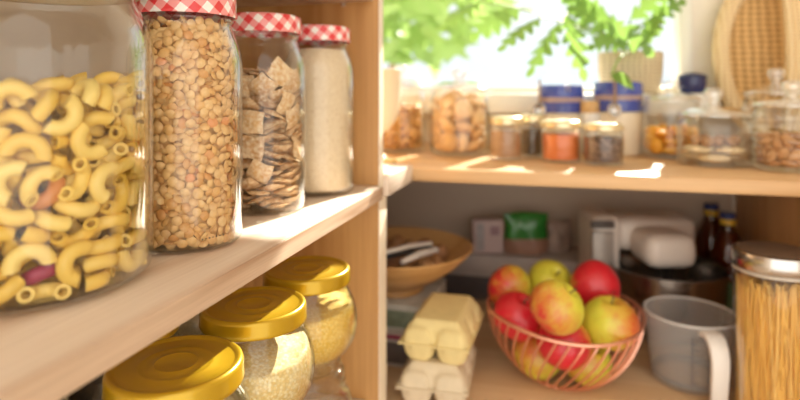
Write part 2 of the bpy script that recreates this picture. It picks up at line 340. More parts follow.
SIM['macaroni']=[[0,309,14,49,80,-9,10,-58],[0,233,-217,50,4,19,-97,-14],[0,115,264,50,5,73,-67,-11],[0,460,440,50,37,0,12,-92],[0,-168,433,50,5,-11,99,10],[0,45,395,50,67,-9,-11,72],[0,-549,-217,54,18,70,-69,-5],[0,-484,-417,50,12,93,35,-1],[0,71,-81,51,84,-5,10,-53],[0,200,-606,50,58,-10,-6,80],[0,-366,329,50,56,-10,-6,82],[0,-308,52,49,68,-10,-8,72],[0,-287,-394,49,13,93,33,5],[0,-102,-291,72,14,-32,94,-3],[0,-576,-50,49,8,79,-61,-10],[0,70,-430,49,1,41,-90,-12],[0,508,-37,72,33,73,-42,42],[0,257,419,49,13,93,34,5],[0,-65,5,49,53,-9,-9,84],[0,514,-218,50,11,-6,-10,99],[0,-433,418,141,62,2,-70,36],[0,117,372,147,11,99,-4,-3],[0,-404,-303,126,34,89,-28,8],[0,44,-231,93,89,11,-23,37],[0,-184,217,49,11,72,68,7],[0,6,-609,78,23,-43,88,0],[0,-518,328,107,16,-46,84,-24],[0,-610,-84,145,6,11,98,15],[0,72,105,82,45,47,-76,8],[0,289,519,149,39,16,-14,90],[0,619,-235,119,73,-3,67,-13],[0,665,-2,68,10,72,-9,68],[0,424,-428,49,14,98,11,0],[0,350,-211,97,30,78,5,-54],[0,-66,251,142,3,-21,-97,-13],[0,-262,612,101,19,-50,42,74],[0,-186,-611,70,77,-28,-10,57],[0,-76,582,68,5,72,-5,70],[0,-262,-143,53,7,99,3,-8],[0,-388,-511,125,87,15,13,45],[0,-161,464,157,16,94,19,22],[0,267,-423,71,6,-84,-30,-45],[0,604,-105,205,86,-8,-15,-48],[0,243,198,135,10,-3,96,25],[0,-450,-132,134,29,-10,1,95],[0,196,636,101,28,45,63,-57],[0,575,222,49,14,97,17,2],[0,-423,186,103,90,33,29,-2],[0,-131,66,144,49,-2,11,-87],[0,-624,126,51,98,-16,-3,-10],[0,76,-71,152,86,-8,-7,50],[0,367,205,51,2,76,-63,-11],[0,636,91,237,49,-54,-40,56],[0,-654,-108,255,67,-1,-74,-4],[0,10,428,203,41,63,52,41],[0,576,273,145,5,22,-97,-11],[0,101,186,201,49,41,30,-71],[0,-357,493,110,17,-57,-42,-69],[0,137,-650,255,44,51,-55,49],[0,-207,170,239,12,69,-70,-12],[0,-351,-212,188,33,89,-32,-6],[0,-178,-236,139,89,-24,-21,-32],[0,451,-208,185,42,81,12,-39],[0,-203,-449,143,2,-65,-76,0],[0,-620,146,151,23,97,-12,-5],[0,-533,-322,217,40,20,-25,-85],[0,657,-93,340,75,-15,-64,-9],[0,-204,633,222,56,-62,-47,-29],[0,-198,-79,180,47,-20,-13,-85],[0,-256,282,139,16,98,-7,-6],[0,206,624,283,50,-32,50,63],[0,82,580,96,59,-34,52,51],[0,615,92,399,94,-26,-18,12],[0,9,-440,165,53,-2,32,-78],[0,468,-403,148,21,97,-13,3],[0,-367,64,149,77,-6,-9,-62],[0,-157,305,244,8,71,69,14],[0,164,-329,163,33,72,-57,23],[0,456,-399,247,7,67,-74,-2],[0,417,398,139,7,2,97,21],[0,-189,-586,171,75,-20,-10,-62],[0,-75,497,272,41,-13,-90,3],[0,352,-566,200,3,-36,71,-61],[0,-41,-230,218,8,-25,15,-95],[0,-249,480,253,5,85,-50,-14],[0,466,36,126,38,83,-25,32],[0,-391,336,271,21,-89,-39,-10],[0,-241,-169,294,22,-58,68,39],[0,-537,277,238,25,16,20,-93],[0,-502,-134,232,95,-27,-5,-16],[0,17,104,231,40,-24,15,-87],[0,251,-41,149,98,-17,-10,9],[0,184,-527,151,7,87,-47,14],[0,75,576,238,43,-47,-3,-77],[0,-431,93,227,10,87,-46,14],[0,-48,-627,276,30,26,-62,-68],[0,566,295,243,24,0,10,-97],[0,170,-255,234,28,25,90,-22],[0,244,58,233,92,-15,4,-35],[0,-50,660,363,63,50,51,-30],[0,-454,-64,310,22,71,-66,-3],[0,-214,2,267,40,56,-73,6],[0,-336,-365,247,59,28,-28,70],[0,571,-240,315,14,-39,-63,66],[0,-417,516,298,20,-57,29,74],[0,-166,-489,254,22,88,42,-9],[0,-168,-304,297,88,30,-32,19],[0,138,651,504,7,17,78,-60],[0,26,-66,267,25,57,-78,-7],[0,-89,277,344,9,-17,-95,-24],[0,-567,232,322,53,-16,-36,75],[0,96,259,300,61,-19,23,74],[0,109,-518,237,78,-17,-34,-51],[0,402,448,244,11,56,80,16],[0,362,-180,260,89,-18,-42,-8],[0,378,169,154,12,99,1,4],[0,-425,-226,346,68,20,35,-61],[0,50,-137,391,51,-17,4,-84],[0,-629,-101,401,5,99,9,-6],[0,-81,534,413,47,45,-72,-22],[0,-10,-264,313,4,98,15,-9],[0,-376,-518,273,20,-90,-39,-5],[0,-258,420,345,6,89,44,6],[0,-367,287,353,15,-98,-5,15],[0,492,-352,368,14,61,-76,19],[0,-571,86,285,80,-5,-5,-59],[0,51,-474,304,4,-34,8,94],[0,358,254,250,11,74,66,5],[0,213,426,249,9,-13,-95,-25],[0,106,16,331,17,-8,-3,-98],[0,-613,178,396,7,-97,18,-12],[0,84,529,395,88,26,8,39],[0,-247,601,429,5,8,-72,-69],[0,278,68,329,12,99,0,-11],[0,-588,-315,345,53,-15,-77,34],[0,-190,121,347,30,34,-87,-21],[0,-138,-434,335,54,-21,3,-81],[0,447,494,403,11,56,54,-62],[0,225,-392,308,34,77,-44,-32],[0,-410,-416,396,21,91,-33,-12],[0,466,102,255,67,2,11,-73],[0,135,-569,400,14,95,13,-24],[0,554,-366,553,39,-74,-24,49],[0,507,-65,304,77,39,-1,-50],[0,-492,-13,420,13,-69,-26,-66],[0,305,-403,399,29,34,21,87],[0,-90,657,732,49,-59,-43,-47],[0,350,-510,357,50,52,69,-1],[0,-646,144,503,1,62,-31,72],[0,277,-11,426,8,32,-91,-26],[0,499,300,335,57,-9,6,-81],[0,-6,-459,475,88,29,-33,-17],[0,-33,-338,404,2,-71,-70,-8],[0,-297,288,441,20,23,-26,92],[0,226,-134,291,46,49,74,-4],[0,-423,477,439,88,-25,-1,-41],[0,-241,-297,424,8,98,-5,17],[0,444,89,353,8,98,-10,12],[0,484,-128,422,53,1,-35,77],[0,-152,243,458,16,32,-88,-32],[0,292,503,351,3,-95,-25,16],[0,-377,-462,494,86,-23,18,-43],[0,-199,452,459,27,-67,-21,-66],[0,278,269,353,79,-16,8,59],[0,126,106,399,0,-11,-99,9],[0,224,-554,463,33,-22,15,-90],[0,255,-225,371,12,-85,46,25],[0,-268,-553,332,26,-33,38,-83],[0,-403,104,358,20,63,-71,-26],[0,-75,86,394,76,-15,34,-53],[0,-617,-62,507,3,14,-23,96],[0,435,-313,446,34,43,83,-10],[0,-187,-491,488,39,-60,11,69],[0,161,203,456,53,-27,-2,-80],[0,-192,-107,388,47,54,-68,11],[0,640,189,573,32,-73,29,-53],[0,-345,57,442,99,-7,6,14],[0,142,379,388,81,-19,-27,-49],[0,-12,347,445,23,-13,-96,-9],[0,158,-335,456,36,1,-9,93],[0,381,78,436,93,-13,-18,29],[0,365,-491,526,88,-6,27,-38],[0,-517,304,472,72,-9,34,59],[0,112,502,494,55,25,-8,79],[0,-21,-247,499,11,48,87,2],[0,-37,595,522,28,90,3,32],[0,-174,-625,407,45,-67,-49,33],[0,501,-440,663,4,-47,63,-62],[0,566,296,436,25,4,12,-96],[0,642,-167,522,16,72,-19,65],[0,-51,-53,467,17,74,-64,11],[0,-41,150,505,5,-87,-49,-4],[0,460,-218,509,70,-20,-19,-66],[0,-465,-370,508,46,26,83,-20],[0,148,278,537,27,94,14,-17],[0,-562,-288,512,25,-29,-89,26],[0,337,345,424,11,-19,-98,1],[0,213,532,565,3,-33,35,-88],[0,-629,104,673,25,-79,-43,37],[0,-438,-402,635,82,-28,7,-49],[0,-354,560,605,57,-79,-20,12],[0,332,-73,514,12,-60,76,23],[0,-43,-611,462,32,-24,29,-87],[0,152,-109,496,9,-7,28,-95],[0,43,-614,537,10,39,-86,-32],[0,275,-291,528,24,-3,-97,-9],[0,-289,207,545,19,-58,76,22],[0,128,-357,557,17,-3,12,-98],[0,-242,-400,545,5,-43,-90,1],[0,309,508,648,3,-42,-89,-16],[0,-247,-216,533,49,-28,4,83],[0,5,-174,583,60,-18,1,77],[0,-194,25,517,3,-45,-86,-24],[0,174,-528,616,35,-69,59,21],[0,339,35,568,73,-45,26,44],[0,-379,-135,486,38,-76,19,50],[0,531,65,511,13,98,5,-17],[0,-297,384,556,14,50,-86,1],[0,615,-39,592,30,81,-34,37],[0,213,-92,597,46,2,25,-85],[0,-575,-82,598,2,71,-65,-26],[0,335,-389,629,75,-34,-48,-31],[0,-419,-203,584,45,-19,-25,84],[0,-166,-337,617,13,82,56,-8],[0,357,-541,689,48,-66,-31,49],[0,315,533,501,9,81,14,56],[0,-489,351,579,6,79,42,-43],[0,71,48,554,47,11,-7,87],[0,-388,45,554,99,-11,-1,3],[0,-522,142,546,66,-16,71,19],[0,556,-241,680,10,-38,87,-30],[0,513,299,529,93,-12,-7,-35],[0,544,25,633,81,-32,-41,-25],[0,-128,-580,591,9,-2,97,21],[0,-128,-311,707,19,-10,-3,-98],[0,204,318,611,10,15,7,98],[0,-10,-125,669,33,-20,6,92],[0,-423,426,651,6,66,14,74],[0,-456,76,655,6,40,-90,-14],[0,31,497,633,9,30,-90,-29],[0,-465,-222,670,8,97,-17,17],[0,329,161,554,30,51,74,-33],[0,491,-356,801,44,-39,-14,80],[0,437,419,528,90,17,40,2],[0,-336,-571,604,64,40,-64,17],[0,-160,-60,594,8,87,-47,-15],[0,14,-357,642,5,100,0,7],[0,-594,-161,675,8,-11,-93,-34],[0,-146,610,586,24,-31,-84,-38],[0,43,-666,711,14,-14,-59,-78],[0,126,165,682,39,-7,88,26],[0,360,-209,620,42,75,-50,8],[0,-530,278,678,71,8,-18,67],[0,312,9,688,29,-58,75,7],[0,-82,145,616,51,3,-10,85],[0,186,-615,683,37,4,-63,68],[0,-42,300,577,37,-67,-25,-60],[0,490,344,624,9,96,-27,6],[0,162,-439,698,91,-39,-7,-9],[0,150,619,695,3,-62,78,2],[0,475,-136,701,61,-8,-18,-77],[0,658,-93,740,74,-7,-64,-18],[0,-11,-549,747,76,-61,24,-2],[0,-521,-320,746,32,23,9,-92],[0,-144,166,724,90,-7,8,42],[0,160,428,716,12,53,80,25],[0,-297,115,642,15,90,41,5],[0,-211,446,644,22,85,47,-6],[0,325,325,593,57,1,82,2],[0,202,-285,694,29,-19,-26,-90],[0,-148,-62,713,95,-11,-28,-4],[0,-582,208,806,65,27,1,71],[0,-155,-639,726,64,60,20,-44],[0,417,-513,912,42,-6,80,-43],[0,-213,-459,674,56,-1,-2,-83],[0,-401,206,745,8,98,9,-17],[0,587,-36,865,39,-15,-54,-73],[0,216,-127,692,65,6,-30,70],[0,360,524,744,45,-5,22,-86],[0,29,72,707,86,11,-21,-46],[0,464,162,646,54,23,-27,76],[0,-491,-446,873,23,53,40,-71],[0,-294,-108,690,17,85,21,44],[0,-135,512,738,14,-84,-31,-42],[0,-616,13,779,38,-37,-81,-24],[0,-240,301,659,43,-15,16,-88],[0,294,-320,848,20,-21,15,94],[0,308,-477,805,13,-57,6,81],[0,-361,-498,740,29,-10,6,-95],[0,-359,493,775,77,2,6,63],[0,124,-229,774,63,-36,-17,-67],[0,-10,305,721,5,6,-100,3],[0,303,188,730,23,94,-26,9],[0,-384,-308,828,90,-44,1,4],[0,-665,-17,931,6,66,-8,74],[0,652,124,790,53,-52,62,-25],[0,-619,-241,831,64,0,-76,13],[0,-281,340,770,61,-25,9,-75],[0,317,324,810,74,-44,-10,49],[0,-275,606,870,17,-42,47,76],[0,-101,-212,808,99,-5,8,-9],[0,361,-125,791,19,-26,-88,-35],[0,79,-359,802,49,-60,51,37],[0,506,85,726,9,83,-40,38],[0,-488,376,802,1,38,-86,33],[0,-279,118,792,36,-11,27,-89],[0,-290,-356,743,87,-26,-28,31],[0,-69,41,813,19,94,-6,-28],[0,74,-116,799,77,-46,11,43],[0,-403,-51,754,93,-19,-12,28],[0,447,367,718,1,-77,64,6],[0,64,407,797,47,-1,12,-88],[0,-204,187,864,22,90,21,-33],[0,-154,-551,830,27,16,-15,-94],[0,551,-191,831,79,-16,-14,58],[0,-447,120,843,28,-2,93,24],[0,450,158,792,16,94,-14,28],[0,2,109,875,18,89,-2,-42],[0,118,-486,827,12,64,-76,-1],[0,-539,-73,812,12,-21,34,-91],[0,-26,-164,895,32,-13,19,-92],[0,26,603,813,87,16,16,45],[0,-262,445,845,6,-44,-90,0],[0,521,366,825,4,-30,92,26],[0,176,-22,817,44,61,54,-38],[0,-288,-475,857,50,-22,-17,82],[0,-561,103,927,96,-17,8,22],[0,485,-104,950,49,-57,63,21],[0,357,102,855,5,95,-14,27],[0,-485,-162,865,15,-19,-93,-27],[0,-285,-184,823,86,14,-7,50],[0,199,144,817,15,-7,99,2],[0,210,-515,927,14,90,42,3],[0,-272,4,852,4,64,-69,-33],[0,550,264,893,79,11,-34,50],[0,127,-72,929,8,72,-69,-6],[0,-392,481,947,53,8,-42,73],[0,172,518,876,48,27,-40,-73],[0,-101,-402,856,94,0,-12,32],[0,237,317,906,9,93,26,24],[0,226,624,883,76,62,3,-19],[0,428,-417,997,38,-16,-44,-80],[0,-255,-224,909,72,0,35,-59],[0,123,-652,888,55,-56,-41,-47],[0,-444,261,969,31,68,58,32],[0,-387,-444,962,88,-7,29,-36],[0,-147,-30,935,12,84,-33,42],[0,314,479,836,1,-53,-82,-20],[0,59,338,885,31,1,22,-92],[0,-107,316,827,16,92,35,-11],[0,539,40,916,53,-67,6,52],[0,300,-596,1079,51,-78,3,35],[0,-189,593,953,67,22,13,70],[0,-190,-290,962,49,21,-28,80],[0,99,-305,914,85,-14,-6,-51],[0,-80,221,945,10,-22,-12,96],[0,3,-519,930,1,42,-88,-23],[0,496,-323,916,79,-35,-17,47],[0,154,120,910,25,-15,96,3],[0,-557,355,952,68,34,64,11],[0,346,478,937,18,-6,28,-94],[0,143,296,992,85,-17,-4,50],[0,-522,-237,958,2,87,-40,-28],[0,306,69,938,97,-10,-21,9],[0,-418,-44,1065,3,-47,-86,-21],[0,-124,447,898,79,-32,17,-50],[0,664,0,1102,51,45,37,63],[0,-335,-65,950,85,-5,22,-47],[0,-35,576,1019,21,-11,-53,81],[0,-352,-209,1050,29,59,74,-13],[0,9,-180,995,57,1,18,-80],[0,462,440,997,25,35,-87,-25],[0,217,-435,1011,22,83,52,-3],[0,556,153,959,52,-37,-40,-66],[0,302,-174,888,60,3,-29,75],[0,-285,-598,953,24,36,61,-67],[0,-128,431,1019,14,87,46,-4],[0,-301,167,936,24,27,17,-91],[0,57,-585,1031,50,48,-69,20],[0,-82,-656,995,39,-49,56,54],[0,635,-187,986,12,68,-12,-71],[0,-465,-379,1036,27,16,94,-10],[0,52,664,946,71,51,-37,31],[0,66,517,977,49,63,-4,60],[0,-303,-332,1089,1,54,-71,-45],[0,72,129,974,12,96,-2,27],[0,10,-329,1028,19,-71,64,22],[0,-365,79,989,29,47,78,29],[0,345,-284,958,20,74,-63,14],[0,-524,-322,1107,18,0,-15,-97],[0,157,462,1053,95,-15,1,-26],[0,-212,-496,979,2,-87,-50,2],[0,510,48,1053,20,-91,37,-6],[0,-238,322,1001,77,50,-22,32],[0,-197,-34,1032,88,-20,-36,-24],[0,-385,447,1047,41,15,39,-81],[0,534,306,1034,3,-99,-7,15],[0,458,-384,1180,10,-86,-11,-49],[0,262,-172,999,58,-3,-15,80],[0,301,-331,1074,31,82,49,3],[0,23,-42,1039,26,-46,-11,-84],[0,-573,284,1045,96,21,7,-17],[0,-591,-115,1004,32,-42,-84,-14],[0,50,661,1185,39,-60,-44,-54],[0,277,600,1082,32,-65,-23,-65],[0,374,-64,1063,47,-32,-20,-80],[0,231,-202,1112,28,69,65,14],[0,44,-460,1069,16,-72,-45,-50],[0,-378,-473,1134,72,0,42,-55],[0,18,157,1059,21,13,9,-96],[0,-189,216,1037,77,-9,12,-62],[0,-296,582,1142,76,25,53,-28],[0,-542,88,1026,90,-21,13,-37],[0,-120,-215,1094,16,4,99,2],[0,464,-243,1045,85,-7,17,49],[0,-292,-552,1151,12,25,-81,-52],[0,-586,-144,1143,80,-5,57,-15],[0,9,-250,1126,94,-32,-5,-9],[0,581,-146,1120,8,-17,98,-8],[0,210,-408,1131,85,-2,-35,39],[0,-121,589,1143,32,-86,30,-27],[0,363,220,993,84,-36,1,-40],[0,-294,-174,1143,7,15,-98,10],[0,51,513,1187,54,14,69,46],[0,147,-26,1078,61,-40,18,-66],[0,-261,52,1132,21,95,-9,-20],[0,-663,1,1167,63,20,64,39],[0,294,58,1081,46,73,43,-25],[0,147,239,1094,98,-10,5,14],[0,326,335,1043,21,39,-89,12],[0,-146,-464,1066,5,-15,21,-97],[0,-338,264,1143,35,-48,-28,-75],[0,-429,420,1145,79,9,-27,55],[0,188,-571,1149,11,-93,5,-35],[0,-130,-118,1171,14,18,97,3],[0,-35,387,1111,3,14,-99,-6],[0,-444,189,1110,1,-52,81,28],[0,217,54,1177,17,-39,90,12],[0,-474,-153,1177,8,90,-13,-40],[0,559,-315,1171,22,-15,-48,83],[0,158,-218,1198,24,96,-11,14],[0,409,182,1112,8,79,-59,-16],[0,203,526,1184,5,-27,87,41],[0,-236,509,1182,39,-88,-1,27],[0,-111,127,1121,5,96,26,10],[0,-477,-361,1243,17,27,95,5],[0,-100,-577,1166,90,27,33,-2],[0,2,-150,1193,25,94,-21,-3],[0,574,-30,1267,2,38,88,28],[0,26,159,1186,94,-23,20,17],[0,-304,-69,1243,13,-56,-74,-34],[0,-65,403,1208,16,97,18,-2],[0,-255,-345,1196,26,-66,-64,-29],[0,-551,128,1201,2,-52,37,-77],[0,-569,-65,1251,89,-20,-12,-39],[0,589,246,1123,43,20,-85,-25],[0,132,-63,1244,14,28,-94,10],[0,-410,87,1182,1,97,-24,0],[0,390,-452,1211,12,-87,-10,-47],[0,-142,-442,1195,7,-75,49,44],[0,-631,182,1104,64,3,-62,-46],[0,-153,91,1211,42,2,22,-88],[0,486,9,1179,69,-1,32,-65],[0,458,479,1162,41,68,29,-54],[0,30,-494,1209,54,10,-82,-17],[0,77,362,1243,9,-88,-14,44],[0,-420,346,1241,75,-9,-36,-55],[0,349,-92,1228,14,-43,77,45],[0,386,351,1142,30,95,0,-8],[0,412,142,1207,70,-5,-10,71],[0,-234,350,1173,16,-77,-61,-3],[0,-263,-584,1251,27,-85,-45,0],[0,634,128,1246,7,-9,78,-62],[0,251,312,1171,2,0,-99,10],[0,194,-388,1248,81,-5,-6,-58],[0,464,-206,1234,32,3,-57,-75],[0,-551,360,1261,66,40,61,16],[0,542,284,1261,78,-25,-12,56],[0,357,559,1272,18,-62,-32,-70],[0,229,344,1268,8,3,-14,-99],[0,394,397,1267,7,-54,83,-16],[0,43,-664,1185,37,39,-67,51]]
SIM['cookie']=[[0,303,-207,126,24,75,59,17],[1,239,392,202,51,-20,70,47],[0,429,93,202,48,-30,-56,60],[1,-114,439,193,70,56,36,-24],[0,-443,104,184,40,48,-59,-51],[1,196,175,189,63,63,-30,-35],[0,361,-127,358,63,-25,-25,69],[1,-156,179,138,22,-70,63,24],[0,-270,-178,90,56,-4,3,-83],[1,-387,-186,371,83,-15,53,5],[0,197,288,1049,9,99,-6,1],[1,109,330,450,47,31,82,7],[0,94,-35,190,69,-19,-59,38],[1,408,161,840,59,51,-62,-8],[0,-112,325,483,33,-32,89,-4],[1,-176,53,272,2,-21,95,22],[0,83,-348,184,10,50,37,-78],[1,359,214,489,12,-40,-31,85],[0,-138,-434,203,45,28,-62,59],[1,395,-226,667,14,53,-43,-72],[0,-75,-73,393,17,-68,70,17],[1,-378,212,497,32,52,-61,-51],[0,-112,411,1037,49,-82,0,29],[1,151,-322,471,11,44,-87,17],[0,248,14,542,20,-23,93,22],[1,143,434,764,60,-63,-22,-44],[0,-186,-352,505,13,78,44,-42],[1,80,260,800,18,3,63,75],[0,51,-238,616,88,-17,-14,-42],[1,-124,112,619,98,8,-14,8],[0,-336,-131,606,27,86,31,-30],[1,219,-25,737,65,-14,-10,74],[0,-166,-372,1004,35,-89,-8,-29],[1,-223,389,751,2,-28,54,-79],[0,309,-158,950,14,32,-94,2],[1,-348,38,752,89,-11,-2,-44],[0,2,-75,813,55,-20,-32,75],[1,-7,-108,1024,91,9,-20,-34],[0,-162,-319,799,92,22,-14,28],[1,143,-422,839,26,-6,-79,-55],[0,-184,182,913,74,-64,3,-20],[1,-359,-52,955,76,-1,19,62]]
SIM['flake']=[[0,305,-137,53,16,11,5,-98],[1,-266,-166,43,7,-99,-13,0],[0,403,35,107,44,-58,27,-63],[1,51,35,43,7,-97,-24,0],[0,95,393,97,17,1,78,60],[1,-133,382,96,3,23,-62,75],[0,-163,-295,101,4,99,11,7],[1,-35,-354,43,0,-100,2,-3],[0,-341,43,58,80,10,11,58],[1,271,69,46,72,8,5,-69],[0,57,307,168,57,72,-34,20],[1,-351,-41,137,16,-58,-80,-4],[0,287,-210,127,34,-43,84,5],[1,311,252,93,70,57,-23,-36],[0,-295,-186,175,8,88,-37,-29],[1,-42,236,43,3,-35,-94,0],[0,157,238,75,5,31,8,-95],[1,-155,54,49,76,-7,-9,65],[0,-326,239,109,27,-36,64,-63],[1,95,-182,47,73,-2,9,67],[0,372,159,266,66,-49,47,-32],[1,-140,239,119,6,-16,-15,97],[0,386,3,363,65,-11,-58,48],[1,-84,-117,74,92,6,27,-29],[0,-236,108,130,4,-47,-87,-12],[1,178,-327,157,93,-23,-30,1],[0,66,162,120,27,-3,-5,96],[1,329,-233,317,38,-67,5,64],[0,19,-351,159,60,2,-37,-71],[1,10,396,257,60,-78,-9,-17],[0,-58,167,199,71,25,-14,65],[1,290,0,162,88,-6,-41,23],[0,225,204,196,2,-41,-90,-11],[1,-175,314,231,13,-31,92,21],[0,-376,32,275,37,41,26,79],[1,176,-45,143,27,62,67,32],[0,100,337,896,7,99,-12,-3],[1,7,-140,134,7,-91,-41,7],[0,-85,395,454,65,-65,21,32],[1,-157,-273,195,94,3,1,34],[0,25,-76,224,10,-98,-18,4],[1,120,387,481,66,47,-50,30],[0,-281,179,239,82,8,15,-54],[1,171,-222,221,85,2,-29,-44],[0,229,68,262,2,58,-81,-1],[1,315,-67,371,28,59,11,-75],[0,17,-330,257,14,45,87,-14],[1,-162,34,200,94,33,4,-2],[0,179,294,302,1,-8,-98,-19],[1,-198,278,325,17,15,-13,97],[0,-217,-71,241,11,-31,-93,-12],[1,213,-311,383,48,-13,80,-34],[0,11,297,338,61,-6,-28,74],[1,-124,-17,310,26,-19,2,-95],[0,62,92,216,20,-91,27,23],[1,-333,-130,318,55,23,-19,78],[0,-183,-256,281,8,-90,-42,2],[1,217,136,344,6,-6,99,-14],[0,-125,250,390,82,23,0,53],[1,-6,119,354,88,20,26,-33],[0,-340,141,358,15,-80,-51,27],[1,172,-143,300,16,78,59,11],[0,218,264,401,95,-7,-14,29],[1,-305,-265,391,62,-65,32,-29],[0,-16,-193,307,77,5,13,62],[1,322,102,462,6,97,-11,22],[0,214,-122,412,17,-22,-5,96],[1,-238,83,415,7,32,-93,-16],[0,394,-91,534,56,-54,-51,36],[1,54,274,449,32,-92,23,-1],[0,-135,-325,361,69,18,16,-69],[1,74,-6,355,14,-35,89,27],[0,390,100,637,47,60,-25,-60],[1,273,296,723,73,59,-25,-25],[0,-206,-143,384,13,-98,14,10],[1,82,171,492,23,22,18,-93],[0,274,212,510,11,92,33,17],[1,-383,106,521,21,61,-54,-54],[0,30,-136,400,8,98,-3,15],[1,-105,-339,457,7,-100,4,0],[0,-286,283,474,15,40,-67,-61],[1,-209,-291,538,18,92,-33,13],[0,172,-6,476,17,-28,94,-6],[1,55,-326,366,50,-16,10,-84],[0,113,-318,480,28,53,78,-18],[1,-24,-402,587,7,13,73,-66],[0,-230,192,532,3,75,-61,-26],[1,-75,237,506,83,-3,-32,46],[0,79,348,608,41,-61,66,18],[1,6,-252,522,11,46,-84,26],[0,214,-198,518,7,2,11,99],[1,-61,18,427,15,-34,92,8],[0,81,33,538,95,7,-12,-29],[1,-337,-86,474,83,-5,4,56],[0,376,-78,689,63,-33,-35,61],[1,-124,379,651,19,-2,58,-79],[0,-136,337,799,28,36,44,-77],[1,153,-292,601,76,-5,-1,65],[0,-123,-119,467,0,96,-27,-12],[1,222,188,598,3,-73,-68,0],[0,-365,-3,597,74,-9,37,-55],[1,126,326,742,64,47,2,-61],[0,-5,-131,555,27,-9,15,95],[1,275,-195,631,25,-60,-65,39],[0,-108,-388,797,59,49,-48,42],[1,245,-36,572,96,19,20,10],[0,-282,-183,573,18,98,-7,0],[1,-129,84,542,60,1,22,-77],[0,12,76,614,35,3,-1,-93],[1,-315,136,667,72,-35,25,-55],[0,-103,-285,633,3,5,-14,-99],[1,140,-325,688,2,99,2,12],[0,-50,272,647,52,19,22,-80],[1,318,103,712,52,-34,77,-15],[0,-128,-47,609,16,-92,35,-11],[1,84,-102,652,76,5,-3,65],[0,-385,91,836,60,40,66,19],[1,-236,-270,707,18,38,85,-32],[0,324,-182,780,29,-70,32,-57],[1,161,111,682,13,-59,-80,2],[0,-172,123,666,82,-24,2,-52],[1,249,-58,750,30,-55,13,77],[0,219,-260,820,42,65,-60,-21],[1,-309,-92,658,9,-93,-32,16],[0,-45,-249,726,19,96,6,-17],[1,-30,126,709,11,72,-68,-1],[0,243,144,797,12,-80,54,-22],[1,97,-391,813,76,-62,-19,1],[0,-217,-83,713,61,14,14,77],[1,-245,251,863,82,-13,-32,-45],[0,-74,-86,740,67,-24,-2,-70],[1,57,281,778,15,32,86,36],[0,103,-210,751,37,-21,-9,-90],[1,-254,264,705,37,-22,-52,-74],[0,-257,-222,809,67,-1,7,74],[1,-46,47,802,1,-73,68,-5],[0,-76,-188,842,11,-88,44,14],[1,-362,-47,780,44,-40,-1,80],[0,101,-37,764,35,-3,-18,-92],[1,374,-3,840,20,75,-57,-27],[0,-230,92,787,21,50,-84,3],[1,157,-69,861,51,-3,-15,-84],[0,12,-302,873,66,41,33,-53],[1,102,136,816,89,32,-24,-21],[0,22,69,891,73,-2,3,-68],[1,258,238,876,47,-18,11,86],[0,-95,224,813,17,10,77,-60],[1,-268,-221,900,98,3,-10,-19],[0,-205,88,879,11,15,-96,22],[1,-197,-57,873,54,71,-8,45]]
SIM['apricot']=[[0,245,-227,75,3,-2,-4,100],[1,77,335,76,13,1,11,-98],[0,-197,-82,75,75,-5,3,-66],[1,-36,-344,76,99,-7,6,13],[0,73,72,74,11,-99,-3,0],[1,330,197,128,45,-78,40,-16],[0,-305,-279,149,67,-30,61,29],[1,-204,277,80,50,13,-3,-86],[0,335,5,143,11,-32,-83,-44],[1,46,-69,170,19,-59,78,11],[0,144,325,282,48,45,40,63],[1,290,-191,228,6,-58,81,-9],[0,-51,-325,222,2,-40,-90,19],[1,-349,-91,249,64,-35,-17,-66],[0,-47,197,209,9,25,-96,4],[1,-328,118,192,29,21,64,-68],[0,-74,-68,294,90,-4,-25,35],[1,347,21,358,2,94,28,21],[0,276,288,408,13,-53,-27,-79],[1,-315,-29,396,16,14,49,84],[0,-55,341,341,37,40,-84,6],[1,-278,303,284,62,69,34,13],[0,101,-210,351,57,-51,-55,34],[1,-158,138,424,77,-2,-36,53],[0,290,-238,414,79,-28,-36,42],[1,-174,-285,372,71,-4,-3,-70],[0,88,57,386,76,-10,46,44]]
